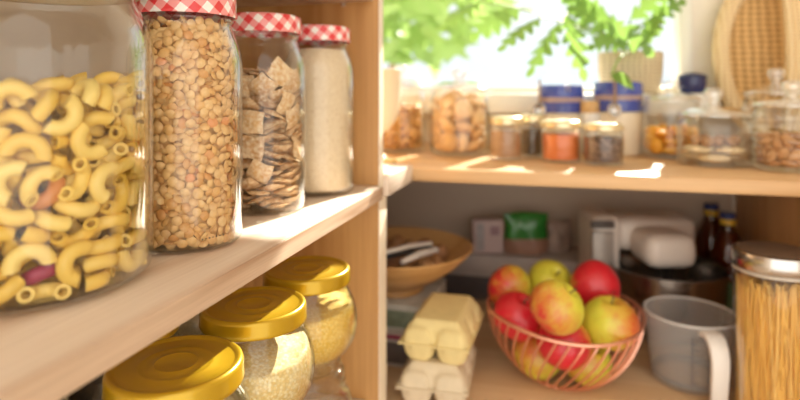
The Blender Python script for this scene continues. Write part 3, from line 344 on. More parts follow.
SIM['almond']=[[0,-132,188,48,64,-75,-18,4],[0,154,-61,48,54,61,37,46],[0,263,-348,48,53,-62,37,-44],[0,26,462,77,5,75,6,66],[0,438,66,65,49,81,-20,25],[0,-296,-259,49,52,58,-53,-34],[0,-171,-404,55,60,51,59,19],[0,-32,20,48,69,-66,26,-15],[0,440,-131,72,30,55,58,-52],[0,126,152,48,11,0,74,66],[0,30,-128,99,59,-59,-45,32],[0,-391,-103,56,76,58,-24,-18],[0,209,-205,48,44,52,48,56],[0,218,325,58,70,66,-23,16],[0,-192,383,56,68,-49,39,-38],[0,-94,-204,48,46,37,-61,-54],[0,305,16,48,63,57,41,31],[0,-378,-265,146,25,-42,-86,-14],[0,85,355,83,38,89,-11,-20],[0,366,-283,140,58,42,-64,26],[0,-423,89,52,0,-13,-80,-59],[0,6,-441,63,53,46,69,18],[0,354,264,61,1,-20,59,79],[0,-221,-79,49,14,-33,-70,62],[0,27,-3,135,70,45,-45,-31],[0,-266,116,49,13,1,71,69],[0,-66,350,94,31,-5,-40,-86],[0,226,-281,132,16,-32,-67,65],[0,427,117,233,14,86,-48,-11],[0,-289,-167,137,51,-83,16,17],[0,390,247,186,35,71,-30,54],[0,-113,-448,196,47,-14,-87,2],[0,281,134,96,27,16,-86,-41],[0,301,-97,111,68,-59,-41,15],[0,-152,-281,127,16,6,-66,-73],[0,-326,290,73,83,-51,11,-20],[0,130,-435,139,62,17,75,18],[0,-63,117,157,12,0,64,-76],[0,-440,-127,188,73,43,26,-45],[0,66,457,226,10,-82,2,57],[0,-359,156,119,64,69,21,25],[0,205,347,171,15,-12,-89,42],[0,-251,-373,200,10,-17,-96,-18],[0,-312,-21,138,69,46,55,9],[0,273,-372,228,73,-6,64,25],[0,-103,-124,144,61,-60,-48,19],[0,193,-67,161,11,-23,66,71],[0,40,240,106,8,-80,-12,58],[0,25,334,183,31,81,-19,-46],[0,-455,79,194,34,72,50,-35],[0,-47,-212,243,52,-68,-33,40],[0,93,-233,166,30,49,39,72],[0,-200,238,118,17,13,75,62],[0,417,-5,158,16,43,-79,-42],[0,299,198,202,41,-66,-63,-6],[0,42,-323,67,67,28,-65,-22],[0,320,1,213,44,-68,-54,23],[0,-142,353,199,6,-40,55,73],[0,-338,313,203,58,-38,70,17],[0,-172,38,132,27,-55,53,-59],[0,126,130,151,33,31,77,45],[0,-204,-225,224,33,-1,-77,-54],[0,-309,-311,313,13,29,93,19],[0,132,-323,219,11,48,60,63],[0,-85,451,273,5,-97,6,22],[0,-379,-180,274,75,51,6,-42],[0,254,361,300,26,3,91,-33],[0,40,-76,225,29,29,-64,-65],[0,-156,193,221,2,28,-69,-67],[0,-307,179,209,10,33,67,65],[0,454,-58,317,24,-57,-63,-46],[0,-19,-347,179,51,-40,67,-37],[0,-294,-207,343,0,-32,-91,-28],[0,173,244,218,54,82,12,15],[0,212,63,237,63,-75,0,-18],[0,84,-452,287,21,79,7,-57],[0,-175,-373,327,26,-70,61,-24],[0,43,357,305,47,-39,-70,38],[0,-143,-50,221,58,-73,17,-30],[0,-389,151,313,5,-18,-75,-63],[0,-41,-403,320,84,48,-21,-16],[0,204,-143,257,55,75,-12,-36],[0,375,-152,220,57,-53,29,-56],[0,-1,230,242,75,-43,-47,17],[0,-206,369,277,7,-36,-84,40],[0,40,71,262,36,-23,68,-60],[0,183,248,321,2,-25,84,-48],[0,-423,-12,270,4,61,66,44],[0,399,186,363,13,-32,88,33],[0,374,46,335,24,42,-83,-28],[0,-404,9,450,35,18,75,52],[0,-271,29,238,56,74,-15,-33],[0,-121,-142,311,56,-64,43,-31],[0,-254,217,287,59,-79,-6,15],[0,229,-273,279,51,71,6,-48],[0,29,291,378,40,91,4,-3],[0,-349,-43,332,69,-48,-15,52],[0,-309,292,347,39,-72,17,-55],[0,105,-221,325,11,-32,-70,63],[0,302,253,342,4,60,65,47],[0,359,-258,307,58,4,-70,42],[0,-101,216,319,23,23,-68,-65],[0,-105,20,293,20,-36,64,-65],[0,306,-95,335,55,19,-51,-63],[0,91,-363,380,27,-82,17,-48],[0,97,-30,324,29,56,-53,-56],[0,-226,210,410,31,-85,-17,-38],[0,248,-384,373,52,15,-76,36],[0,-278,46,361,54,-70,10,46],[0,241,103,326,46,33,67,49],[0,340,303,428,42,-79,18,41],[0,-116,350,389,34,63,-7,-69],[0,-74,-68,380,35,54,72,25],[0,282,52,416,1,7,-77,63],[0,-155,-286,413,24,73,-32,56],[0,194,323,439,11,26,76,58],[0,-134,86,385,66,57,34,35],[0,-419,-164,395,40,23,65,-60],[0,62,-138,396,16,-81,-41,40],[0,-267,377,414,65,23,-72,7],[0,-16,-260,358,57,-49,29,-59],[0,90,170,358,4,98,-16,9],[0,47,23,408,57,80,-20,-2],[0,222,-244,395,19,55,60,55],[0,-233,44,466,60,-77,12,-20],[0,-401,166,425,55,81,-6,-19],[0,-79,96,472,60,-71,-26,26],[0,-254,-110,411,10,56,-47,-68],[0,-61,213,421,56,78,7,28],[0,356,-163,420,20,23,-68,-67]]
SIM['square']=[[0,253,-160,29,48,6,-8,-87],[1,-199,-208,33,1,-93,37,1],[2,273,104,40,88,4,-18,-43],[0,-142,257,33,4,-25,97,3],[1,135,234,54,13,12,98,0],[2,-287,42,28,8,2,10,99],[0,-93,-127,54,14,92,-36,-6],[1,191,-212,81,5,93,36,10],[2,-268,135,81,86,1,17,49],[0,119,-29,51,70,5,-21,-68],[1,-43,19,53,72,-10,11,67],[2,-281,-75,113,4,61,79,-9],[0,92,-249,107,15,7,99,1],[1,11,118,82,39,-7,-6,-92],[2,-127,-359,133,60,44,-55,38],[0,-153,265,98,23,-14,12,-96],[1,289,55,120,78,1,-12,-62],[2,-310,-222,239,25,-52,-17,-80],[0,-60,307,143,9,-5,20,-98],[1,-52,-233,114,21,-5,4,98],[2,194,174,146,1,72,-68,14],[0,-253,159,155,27,15,-6,95],[1,282,-55,192,12,-63,77,-1],[2,-220,-156,186,94,-18,28,8],[0,-290,69,210,24,-73,-63,6],[1,-121,-48,165,44,-13,-4,-89],[2,27,174,145,87,3,-9,49],[0,101,-273,173,57,-4,6,82],[1,-1,-317,249,8,-16,25,95],[2,289,165,262,26,33,3,-91],[0,-179,234,227,65,28,5,70],[1,210,-187,217,98,-8,-14,-15],[2,262,80,300,9,78,54,31],[0,15,300,236,68,15,-15,70],[1,-119,-269,272,64,-20,-15,-72],[2,251,-147,288,19,84,51,4],[0,90,52,243,67,-16,-6,73],[1,97,-81,224,31,86,33,22],[2,91,277,298,24,-96,16,-1],[0,-273,-105,270,95,-14,19,21],[1,-202,64,298,3,-45,89,1],[2,157,342,167,65,-44,54,29],[0,-60,-6,200,46,-15,-8,-87],[1,16,-195,291,89,-8,-13,-42],[2,39,80,296,11,-3,-13,-99],[0,149,-343,401,34,-36,41,76],[1,-143,-282,362,91,-29,-8,-29],[2,-92,133,239,85,4,0,53],[0,216,203,364,10,38,91,11],[1,-127,259,309,22,-9,-3,-97],[2,-269,23,353,2,-19,-98,-9],[0,0,-102,328,5,11,98,-16],[1,-10,304,402,10,21,17,-96],[2,297,-49,343,12,-13,-6,98],[0,74,268,363,5,20,1,-98],[1,-305,-140,402,39,32,19,84],[2,-235,-139,427,10,-84,-38,36],[0,246,109,409,18,-29,94,2],[1,-196,216,384,93,6,1,37],[2,200,-167,366,99,-5,-5,13],[0,-153,250,446,9,-96,-27,2],[1,264,-25,445,2,-84,-53,-12],[2,66,87,380,82,8,-14,55],[0,-67,-132,398,93,-1,10,-34],[1,-186,-192,485,96,11,25,5],[2,12,76,436,17,-91,38,-1],[0,107,-150,422,28,0,-6,96],[1,-258,133,460,18,-82,-52,-15],[2,213,-195,486,36,7,13,92],[0,-272,-36,501,4,97,-11,-20],[1,9,-213,460,76,11,11,-63],[2,19,-7,487,6,-63,77,1],[0,383,65,623,35,-57,-52,53],[1,200,216,462,92,2,0,40],[2,-1,-280,506,14,-84,51,8],[0,-184,36,509,66,-13,1,-74],[1,99,1,541,15,39,-91,1],[2,89,248,552,23,-31,90,-21],[0,209,-219,565,90,-14,11,40],[1,-95,-273,563,1,-98,15,-9],[2,-130,228,525,13,72,-68,-3],[0,-160,-249,605,6,95,-28,11],[1,290,-6,535,10,-11,-98,13],[2,275,-146,616,51,9,-17,-84],[0,109,-167,627,16,44,89,-4],[1,-189,-184,643,15,98,13,2],[2,-128,126,579,8,-99,-2,8],[0,230,91,568,3,10,-32,-94],[1,229,201,576,37,21,-33,-84],[2,-49,-43,642,16,79,-59,10],[0,29,-248,677,18,-2,-2,-98],[1,36,90,616,92,-14,-11,-36],[2,-67,318,637,30,0,-77,-56],[0,90,-381,661,52,41,58,-47],[1,110,-278,739,80,-12,-11,-58],[2,-93,369,595,47,-57,41,53],[0,-212,127,628,88,8,-3,-46],[1,249,-92,673,99,-5,-5,10],[2,-255,291,664,19,-19,61,-74],[0,108,272,623,13,83,54,-2],[1,-236,109,687,13,-7,-5,-99],[2,166,355,1089,11,32,50,-80],[0,-253,-60,661,9,0,5,100],[1,266,175,734,25,21,13,-94],[2,46,61,718,7,-20,98,-1],[0,84,267,682,85,6,-6,51],[1,-397,20,661,9,68,0,73],[2,-157,180,724,98,5,5,16],[0,59,293,745,63,17,4,-75],[1,-138,236,787,56,-4,15,-81],[2,-102,-70,712,44,4,4,-89],[0,224,-156,760,8,62,-76,19],[1,82,301,889,4,-19,-21,96],[2,106,297,817,94,26,-2,-21],[0,-323,-214,793,12,66,28,-69],[1,51,84,772,99,7,-1,-15],[2,-21,334,938,25,30,29,-88],[0,-294,5,780,99,7,11,0],[1,285,25,820,19,-97,8,-14],[2,305,79,774,63,0,-24,74],[0,-172,233,875,7,85,-48,-20],[1,-124,280,950,45,13,-21,86],[2,389,-33,960,76,9,-62,-17],[0,-120,-270,740,96,16,-8,-19],[1,-256,66,844,14,-89,-42,9],[2,-264,-66,864,25,-82,47,19],[0,237,179,889,17,-88,41,-16],[1,216,-23,838,73,13,-29,61],[2,-108,-271,812,83,-11,-5,54],[0,-242,144,940,6,-17,-96,-23],[1,-60,-66,781,97,20,-1,-12],[2,245,163,965,20,-93,-21,-24],[0,104,-130,818,31,9,15,-94],[1,-72,7,907,5,-93,33,14],[2,-208,-221,871,34,13,9,93],[0,3,113,864,21,-69,68,12],[1,-210,-195,938,10,92,-37,-12],[2,-293,10,950,0,5,-5,100],[0,86,184,955,82,25,4,-51],[1,160,-214,846,96,23,2,-15],[2,-37,-16,963,13,38,-92,-3],[0,-69,-209,923,67,-21,10,-70],[1,82,-388,921,40,-54,46,58],[2,280,199,1064,90,26,-30,16],[0,212,-216,915,11,-40,90,15],[1,217,-43,929,17,-73,-64,-17],[2,-84,341,1062,21,3,40,-89],[0,-14,-259,969,57,8,17,80],[1,283,84,1087,35,-78,49,-16],[2,48,248,1042,50,7,-26,82],[0,357,-137,1103,54,-52,-33,57],[1,-275,-108,1000,56,5,9,82],[2,236,-189,1013,1,-90,-38,21],[0,140,216,1106,36,18,14,-90],[1,97,-222,1004,3,98,16,-9],[2,106,39,994,80,17,0,-58],[0,-133,207,1051,32,-87,37,4],[1,-222,32,1043,3,-83,-55,10],[2,234,-47,1067,83,-5,-18,53],[0,141,-260,1120,80,-23,23,51],[1,-17,-315,1080,96,-27,-7,-6],[2,-28,-20,1020,7,3,-5,100],[0,291,-164,1181,82,0,-42,-38],[1,280,112,1166,91,6,-27,30],[2,164,-71,1100,53,20,-20,-80],[0,-68,-244,1098,21,60,74,-22],[1,179,-326,1284,72,-52,7,46],[2,-98,67,1094,3,-11,-99,-2],[0,-41,-182,1128,15,79,-54,24],[1,-352,188,1118,72,40,56,5],[2,78,-54,1147,76,2,-2,65],[0,-56,245,1148,5,-77,64,0],[1,382,-35,1316,69,17,-57,-40],[2,-71,-388,1280,60,-38,51,49],[0,12,51,1123,96,14,9,-23],[1,-252,-135,1083,29,9,-7,-95],[2,-76,388,1371,62,73,24,-14],[0,-216,-192,1155,7,-37,92,-9],[1,-15,-326,1285,86,-51,-1,-2],[2,-242,61,1113,95,-4,-14,-26],[0,100,297,1210,82,28,-13,48],[1,-245,92,1174,5,-50,84,-18],[2,-29,-112,1206,75,12,8,64],[0,-229,-168,1211,6,96,28,-2],[1,32,-143,1255,6,72,-68,-10],[2,112,275,1271,31,-93,22,5],[0,-286,29,1230,8,-13,-13,98],[1,-195,174,1213,13,96,-21,9],[2,86,255,1343,5,-29,-37,88],[0,-170,239,1248,9,23,-93,29],[1,21,75,1222,0,18,17,97],[2,-294,40,1294,73,15,-21,64],[0,-135,-176,1289,99,1,-9,10],[1,180,-89,1257,17,54,-82,-11],[2,-159,344,1264,33,61,-53,49],[0,245,124,1249,2,44,88,19],[1,-213,-232,1369,89,-6,22,40],[2,-133,226,1331,12,51,79,-32],[0,174,-166,1308,25,-13,1,-96],[1,275,99,1309,91,21,-18,-32],[2,-173,-171,1407,19,19,-96,12],[0,-5,69,1314,11,-18,-97,12],[1,255,209,1403,90,12,-40,12],[2,-298,-33,1337,63,17,-7,75],[0,-18,-209,1380,20,-49,-82,23],[1,-40,-126,1454,56,3,3,83],[2,75,38,1343,40,18,12,89],[0,229,-41,1434,44,-36,3,-82],[1,-160,-20,1400,77,-16,1,-62],[2,303,-207,1438,45,65,2,61],[0,91,-248,1403,12,-40,-90,17],[1,217,-156,1375,59,29,24,71],[2,42,127,1407,90,11,19,37],[0,156,-7,1387,79,-5,32,-52],[1,-68,194,1402,44,29,13,84]]
SIM['walnut']=[[0,375,57,295,58,-41,41,-57],[1,486,-247,350,82,28,-48,-9],[0,38,23,286,36,-66,0,65],[1,444,385,362,50,1,42,-76],[0,-187,421,324,24,-35,83,-35],[1,127,335,288,42,-24,-6,87],[0,-528,-112,343,67,72,12,-16],[1,-96,-499,338,6,81,1,-58],[0,169,-321,287,65,31,69,-13],[1,369,-554,397,12,-13,-27,-95],[0,-610,204,386,21,-55,-4,81],[1,-296,119,292,91,-21,36,-3],[0,-200,-197,287,49,36,55,-57],[1,-319,-186,595,46,-6,31,83],[0,-404,374,568,33,-53,68,39],[1,136,-788,471,80,0,44,41],[0,674,162,403,54,-8,19,-82],[1,254,653,408,30,66,-37,-58],[0,196,77,564,18,-86,22,43],[1,498,-48,599,26,-16,2,-95],[0,-89,502,619,3,-55,83,-13],[1,215,397,604,61,-6,-63,-48],[0,-711,-347,472,75,0,32,58],[1,13,-186,552,76,-58,21,-20],[0,-105,190,537,38,15,86,-29],[1,-417,-422,363,19,-57,-33,73],[0,-872,316,550,53,79,24,-18],[1,-833,-36,493,68,-7,-46,57],[0,500,267,662,43,19,-87,-15],[1,727,473,513,23,54,70,-41],[0,672,-481,497,88,17,40,-18],[1,775,-151,467,31,49,76,28],[0,74,-505,627,16,-5,-99,-4],[1,367,-345,647,83,-44,11,33],[0,-563,18,662,53,3,82,21],[1,-346,680,455,47,65,-6,60],[0,-189,-779,485,48,-31,51,64],[1,-34,786,466,27,73,40,48],[0,-254,-506,638,33,87,0,-36],[1,-512,-697,516,79,-28,39,38]]
# ------------------------------------------------------------------ camera
FPX, HY, CZ, YAW = 575.0, 92.0, 1.45, math.atan(155/575.0)
SN, CS = math.sin(YAW), math.cos(YAW)
FW, RT, UP = Vector((-SN,CS,0)), Vector((CS,SN,0)), Vector((0,0,1))
CAM = Vector((0,0,CZ))
def at(x, y, Z): return CAM+Z*(FW+(x-400)/FPX*RT+(HY-y)/FPX*UP)
def on(x, y, z): return at(x, y, (z-CZ)*FPX/(HY-y))
def base(x, Z, z):
    p = at(x, HY, Z); p.z = z; return p
cd = bpy.data.cameras.new('camera'); cam = bpy.data.objects.new('camera', cd); C.objects.link(cam)
cam.location = CAM; cam.rotation_euler = (PI/2, 0, YAW)
cd.sensor_width = 36; cd.lens = FPX*36/800; cd.shift_y = -(200-HY)/800; cd.clip_start = .02
cd.dof.use_dof = True; cd.dof.focus_distance = .465; cd.dof.aperture_fstop = 3.6
sc = bpy.context.scene; sc.camera = cam
sc.view_settings.view_transform = 'Standard'; sc.view_settings.look = 'None'; sc.view_settings.exposure = 0.5
sc.cycles.use_denoising = True; sc.cycles.transparent_max_bounces = 48; sc.cycles.max_bounces = 10; sc.cycles.diffuse_bounces = 5
sc.cycles.sample_clamp_indirect = 6

# ------------------------------------------------------------------ tagging
def tag(o, label, cat=None, group=None, kind=None):
    if label: o['label'] = label
    if cat: o['category'] = cat
    if group: o['group'] = group
    if kind: o['kind'] = kind
    return o
def thing(name, label, cat, loc=(0,0,0), rotz=0, group=None):
    o = bpy.data.objects.new(name, None); C.objects.link(o); o.empty_display_size = .02
    o.location = loc; o.rotation_euler = (0,0,rotz)
    return tag(o, label, cat, group)
def dup(root, loc, rotz, label, group=None):
    r = root.copy(); C.objects.link(r); r.location = loc; r.rotation_euler = (0,0,rotz); r['label'] = label
    if group: r['group'] = group
    for ch in list(root.children):
        c = ch.copy(); C.objects.link(c); c.parent = r
        for g in list(ch.children):
            d = g.copy(); C.objects.link(d); d.parent = c
    return r
def struct(o): o['kind'] = 'structure'; return o
rnd = random.Random(11)

# ------------------------------------------------------------------ material set
PINE_SHELF = wood('pine_shelf', (.90,.785,.67), (.66,.47,.34), 'Y', rough=.45, k=1.3)
PINE_RIGHT = wood('pine_right_shelf', (.84,.58,.32), (.60,.32,.12), 'X', rough=.45, k=1.2)
PINE_PANEL = wood('pine_panel', (.82,.49,.19), (.42,.18,.04), 'Z', stave='X', swidth=.047, rough=.5, k=1.2)
PINE_DARK = wood('pine_side_panel', (.95,.62,.31), (.60,.31,.11), 'Z', stave='Y', swidth=.05, rough=.5, k=.9)
PINE_COUNTER = wood('pine_counter', (.92,.70,.45), (.68,.43,.22), 'X', stave='Y', swidth=.06, rough=.45, k=.9)
WALL = plain('cream_wall_paint', (.90,.84,.74), .8, var=.03, scale=8)
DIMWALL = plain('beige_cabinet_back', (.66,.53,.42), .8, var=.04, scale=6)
WHITE_FR = plain('white_window_frame_paint', (.88,.86,.80), .45, var=.02)
FLOORM = wood('oak_floor', (.60,.42,.26), (.42,.26,.14), 'Y', stave='X', swidth=.12)
GLASS = glassmat('clear_jar_glass', (.985,.99,.985), .025, .80, .03, 2.4, edge_tint=(.60,.66,.60))
LIDGLASS = glassmat('bright_lid_glass', (.97,.98,.975), .24, .75, .07, 1.8)
GLASS2 = glassmat('thick_jar_glass', (.99,.995,.99), .03, .75, .04, 2.4, edge_tint=(.70,.75,.72))
PANE = glassmat('window_glass', (.98,.99,.99), .015, .3, .0, 4)
STEEL = plain('brushed_steel', (.62,.60,.58), .22, 1, .05)
DSTEEL = plain('dark_steel', (.10,.085,.075), .35, .8, .1)
GOLD = plain('gold_lacquered_lid', (.55,.345,.010), .30, .5, .04, 60, Coat_Weight=.4)
COPPER = plain('copper_wire', (.95,.50,.36), .28, .85, .05)
GING = gingham('red_gingham_print', .0145)

# ------------------------------------------------------------------ the room and the shelving
ZW = 1.332                                          # corner shelf
ZL, ZR, ZB, ZC = 1.322, 1.3255, 1.148, .995          # left shelf, right shelf, lower left shelf, lower right board
XE = -.227
struct(MB().box((.4,.4,-.02),(3.2,4.2,.04)).build('floor', FLOORM, smooth=False))
struct(MB().box((-.61,.4,1.3),(.06,2.2,2.6)).build('wall_left', plain('warm_cream_paint', (.95,.84,.68), .8, var=.03, scale=8), smooth=False))
struct(MB().box((1.63,.4,1.3),(.06,2.2,2.6)).build('wall_right', WALL, smooth=False))
struct(MB().box((.5,.4,2.63),(2.3,2.2,.06)).build('ceiling', WALL, smooth=False))
YW = 1.40; WX0, WX1, WZ0, WZ1 = -.52, .283, 1.448, 1.985
m = MB()
m.box(((-.64+WX0)/2,YW+.05,1.3),(WX0+.64,.1,2.6)); m.box(((WX1+1.66)/2,YW+.05,1.3),(1.66-WX1,.1,2.6))
m.box(((WX0+WX1)/2,YW+.05,WZ0/2),(WX1-WX0,.1,WZ0)); m.box(((WX0+WX1)/2,YW+.05,(WZ1+2.6)/2),(WX1-WX0,.1,2.6-WZ1))
struct(m.build('wall_back', WALL, smooth=False))
m = MB(); t = .035
for c,s_ in ((((WX0+WX1)/2,YW+.045,WZ0+t/2-.02),(WX1-WX0+.03,.06,t)),(((WX0+WX1)/2,YW+.045,WZ1-t/2),(WX1-WX0,.06,t)),((WX0+t/2,YW+.045,(WZ0+WZ1)/2),(t,.06,WZ1-WZ0)),((WX1-.004,YW+.03,(WZ0+WZ1)/2),(.026,.09,WZ1-WZ0))):
    m.box(c,s_,.004)
win = struct(m.build('window_1', WHITE_FR))
MB().box(((WX0+WX1)/2,YW+.05,(WZ0+WZ1)/2),(WX1-WX0-.02,.004,WZ1-WZ0-.02)).build('window_pane', PANE, win, smooth=False)
MB().box(((WX0+WX1)/2,1.346,WZ0-.024),(WX1-WX0+.08,.106,.046),.006).build('window_sill', WHITE_FR, win)
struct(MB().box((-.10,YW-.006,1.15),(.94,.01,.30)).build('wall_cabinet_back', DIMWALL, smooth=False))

# left shelving
def board(name, label, c, size, mt, cat='shelf', bev=.0015):
    return tag(MB().box(c,size,bev).build(name, mt, ang=30), label, cat)
bL = board('pine_shelf_board','pale pine shelf board under the row of gingham-lidded jars',((XE-.575)/2,.3,ZL-.009),(XE+.575,.90,.018),PINE_SHELF)
board('pine_shelf_board','low pine shelf board beneath the stacked round jars',((-.250-.575)/2,.3,ZB-.1293),(-.250+.575,.90,.018),PINE_SHELF)
board('pine_shelf_board','pine shelf board above the gingham lids, at the top of the side panel',((-.240-.575)/2,.3,1.583),(-.240+.575,.90,.018),PINE_SHELF)
pn = board('pine_side_panel','upright pine panel at the end of the left shelves, behind the tall flour jar',((-.233-.575)/2,.761,1.0),(-.233+.575,.018,2.0),PINE_PANEL,'panel')
EDGEW = wood('pine_edge_grain', (.80,.62,.46), (.46,.27,.16), 'Y', rough=.5, k=2.6, rings=12)
PALE = plain('sunlit_edge_tone', (.93,.82,.66), .45, var=.05)  # sunlight on the upright edges put into the colour
MB().box((XE+.0006,.3,ZL-.0092),(.0016,.898,.0165),.0004).build('front_edge', EDGEW, bL, smooth=False)
MB().box((-.2324,.761,1.0),(.0016,.0176,1.99),.0004).build('front_edge', PALE, pn, smooth=False)  # thin strip added so the panel edge looks sunlit
for (px,py) in ((341,3),(322,213)):
    p = on(px,py,0) if False else at(px,py,.79); p.y = .7515
    MB().lathe([(0,-.0012),(.0032,-.0010),(.0036,.0008),(0,.0012)],16,M=Matrix.Rotation(PI/2,3,'X')).build('screw',STEEL,pn,loc=p)
# right shelving (wraps round the corner)
board('pine_shelf_board','short pine shelf in the corner, behind the side panel, carrying the cream goblet',((-.225-.575)/2,(.773+.914)/2,ZW-.014),(.35,.141,.028),PINE_SHELF)
board('pine_shelf_board','long pine shelf board in front of the window, carrying the glass storage jars',((-.575+1.2)/2,(.916+YW)/2,ZR-.0108),(1.775,YW-.918,.0215),PINE_RIGHT)
board('pine_side_panel','upright pine end panel behind the jar of spaghetti',(.388,1.10,1.1485),(.018,.59,.307),PINE_DARK,'panel')
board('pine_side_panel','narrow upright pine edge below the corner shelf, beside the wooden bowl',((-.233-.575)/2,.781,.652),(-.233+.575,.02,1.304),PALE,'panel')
cb_ = board('pine_counter_board','pine board at the bottom right carrying the apples, cup and egg boxes',((-.575+.42)/2,(.793+YW-.012)/2,ZC-.014),(.995,YW-.807,.028),PINE_COUNTER)

MB().box((-.08,1.11,(ZC-.028)/2),(.90,.50,ZC-.028),.002).build('plinth', PINE_PANEL, cb_)
# ------------------------------------------------------------------ tall jars with gingham lids
def closed_profile(outer, th, floor=.006):
    inner = [(max(0,r-th), max(z,floor)) for r,z in outer if z > floor*.9]
    return [(0,.0015)]+outer+[(inner[-1][0],outer[-1][1])]+inner[::-1]+[(0,floor+.0005)]
KZ = .958
JAR = [(r,z*KZ) for r,z in [(.034,0),(.0415,.001),(.0452,.004),(.0465,.010),(.0465,.156),(.0460,.164),(.0440,.174),(.0405,.183),(.0378,.190),(.0374,.194),(.0390,.1955),(.0390,.1975),(.0374,.199),(.0374,.209)]]
LID = [(r,z-.0092) for r,z in [(0,.2185),(.0355,.2180),(.0385,.2195),(.0405,.2185),(.0414,.2155),(.0414,.2035),(.0420,.2015),(.0414,.2003),(.0396,.2010),(.0396,.214),(0,.2145)]]
def tall_jar(label, loc):
    t_ = thing('gingham_lid_jar', label, 'jar', loc)
    MB().lathe(closed_profile(JAR,.0024,.0042), 64).build('jar_body', GLASS, t_, ang=60)
    MB().lathe(LID[::-1], 64, uvr=.041).build('lid', GING, t_, ang=50)
    return t_
P_LENT, P_CHIP, P_FLOUR, P_PASTA = Vector((-.3036,.4258,ZL)), Vector((-.3089,.569,ZL)), Vector((-.2935,.684,ZL)), Vector((-.3392,.3090,ZL))
jl = tall_jar('tall glass jar full of lentils with red gingham lid', P_LENT)
jc = dup(jl, P_CHIP, 1.9, 'tall glass jar of square cereal pieces with red gingham lid')
jf = dup(jl, P_FLOUR, 4.1, 'tall glass jar of speckled cream flour with red gingham lid, against the side panel')
# printed code near the foot of the lentil jar
m = MB()
for k in range(7):
    px, py = 202.5+k*3.5, 239.6-k*.85
    d = (FW+(px-400)/FPX*RT+(HY-py)/FPX*UP); o2 = CAM-P_LENT
    a = d.x*d.x+d.y*d.y; b_ = 2*(d.x*o2.x+d.y*o2.y); c_ = o2.x**2+o2.y**2-.04665**2
    disc = b_*b_-4*a*c_
    if disc < 0: continue
    p = o2+d*((-b_-math.sqrt(disc))/(2*a)); an = math.atan2(p.y,p.x)
    m.box(p,(.0003,.0011,.0007 if k%2 else .001),M=Matrix.Rotation(an,3,'Z'))
tag(m.build('batch_code', plain('black_print',(.03,.03,.035),.6), jl, smooth=False), 'row of tiny dark printed code marks')

# lentils
LENT = island('lentil', [(0,(.80,.47,.17)),(.35,(.88,.60,.28)),(.7,(.80,.51,.23)),(.93,(.72,.38,.13)),(1,(.82,.36,.15))], .42, sss=0)
m = MB(); r0 = random.Random(3); grid = {}
def lens(bm, c, nrm, r, th, seg=10):
    q = Vector((0,0,1)).rotation_difference(nrm).to_matrix()
    top = bm.verts.new(c+q@Vector((0,0,th))); bot = bm.verts.new(c-q@Vector((0,0,th)))
    rings = []
    for rr,zz in ((.62,.78),(1,0),(.62,-.78)):
        rings.append([bm.verts.new(c+q@Vector((r*rr*math.cos(2*PI*i/seg), r*rr*math.sin(2*PI*i/seg), th*zz))) for i in range(seg)])
    for i in range(seg):
        j = (i+1)%seg
        bm.faces.new((top,rings[0][i],rings[0][j])); bm.faces.new((bot,rings[2][j],rings[2][i]))
        for k in (0,1): bm.faces.new((rings[k][i],rings[k+1][i],rings[k+1][j],rings[k][j]))
def jar_r(z): 
    for (ra,za),(rb,zb) in zip(JAR,JAR[1:]):
        if za <= z <= zb: return (ra+(rb-ra)*(z-za)/max(1e-6,zb-za))-.0028
    return .034
cnt = 0
for layer,(inset,n,md) in enumerate(((.0016,4200,.0058),(.0050,2600,.0060))):
    pts = []
    cell = {}
    for _ in range(n*7):
        z = r0.uniform(.0062,.1865); a = r0.uniform(0,2*PI); rad = jar_r(z)-inset-r0.uniform(0,.0012)
        p = Vector((rad*math.cos(a),rad*math.sin(a),z)); key = (int(p.x/.0065),int(p.y/.0065),int(p.z/.0065))
        ok = True
        for dx in (-1,0,1):
            for dy in (-1,0,1):
                for dz in (-1,0,1):
                    for q in cell.get((key[0]+dx,key[1]+dy,key[2]+dz),()):
                        if (q-p).length < md: ok = False; break
        if not ok: continue
        cell.setdefault(key,[]).append(p); pts.append(p)
    for p in pts:
        out_ = Vector((p.x,p.y,0)).normalized()
        nv = (out_*.9+Vector((r0.gauss(0,.36),r0.gauss(0,.36),r0.gauss(0,.45)))).normalized()
        r_ = r0.uniform(.0037,.0045); th = .0016
        tilt = math.sqrt(max(0,1-nv.dot(out_)**2))
        lens(m.bm, p-out_*(r_*tilt*.75), nv, r_, th)
    cnt += len(pts)
m.lathe([(0,.006),(.034,.006),(.0365,.010),(.0365,.15),(.030,.18),(0,.182)], 32)
print('lentils', cnt)
tag(m.build('lentils', LENT, None, P_LENT, ang=70), 'mass of orange-brown lentils filling the first gingham-lidded jar', 'lentils', kind='stuff')

# cereal squares
def scatter(kind, meshes, name, origin, label, cat, group, rot=0, keep=None, dz=0):
    q0 = Quaternion((0,0,1), rot); out = []
    for rec in SIM[kind]:
        k,x,y,z,a,b,c,d = rec
        p = q0@Vector((x/1e4,y/1e4,z/1e4+dz))
        if keep and not keep(p): continue
        o = bpy.data.objects.new(name, meshes[k%len(meshes)]); C.objects.link(o)
        o.rotation_mode = 'QUATERNION'; o.rotation_quaternion = (q0@Quaternion((a/100,b/100,c/100,d/100))).normalized()
        o.location = Vector(origin)+p; tag(o, label, cat, group); out.append(o)
    return out
CERE = island('toasted_cereal', [(0,(.54,.26,.08)),(.4,(.68,.37,.13)),(.75,(.77,.47,.20)),(1,(.46,.19,.05))], .7, (300,(.97,.84,.62),2.6), bmp=1.0, bscale=520, kind='object')
scatter('square', [square_mesh(CERE,i) for i in range(3)], 'cereal_square', P_CHIP+Vector((0,0,.0048)), 'toasted square cereal piece inside the second gingham-lidded jar', 'cereal piece', 'square cereal pieces in the tall jar')

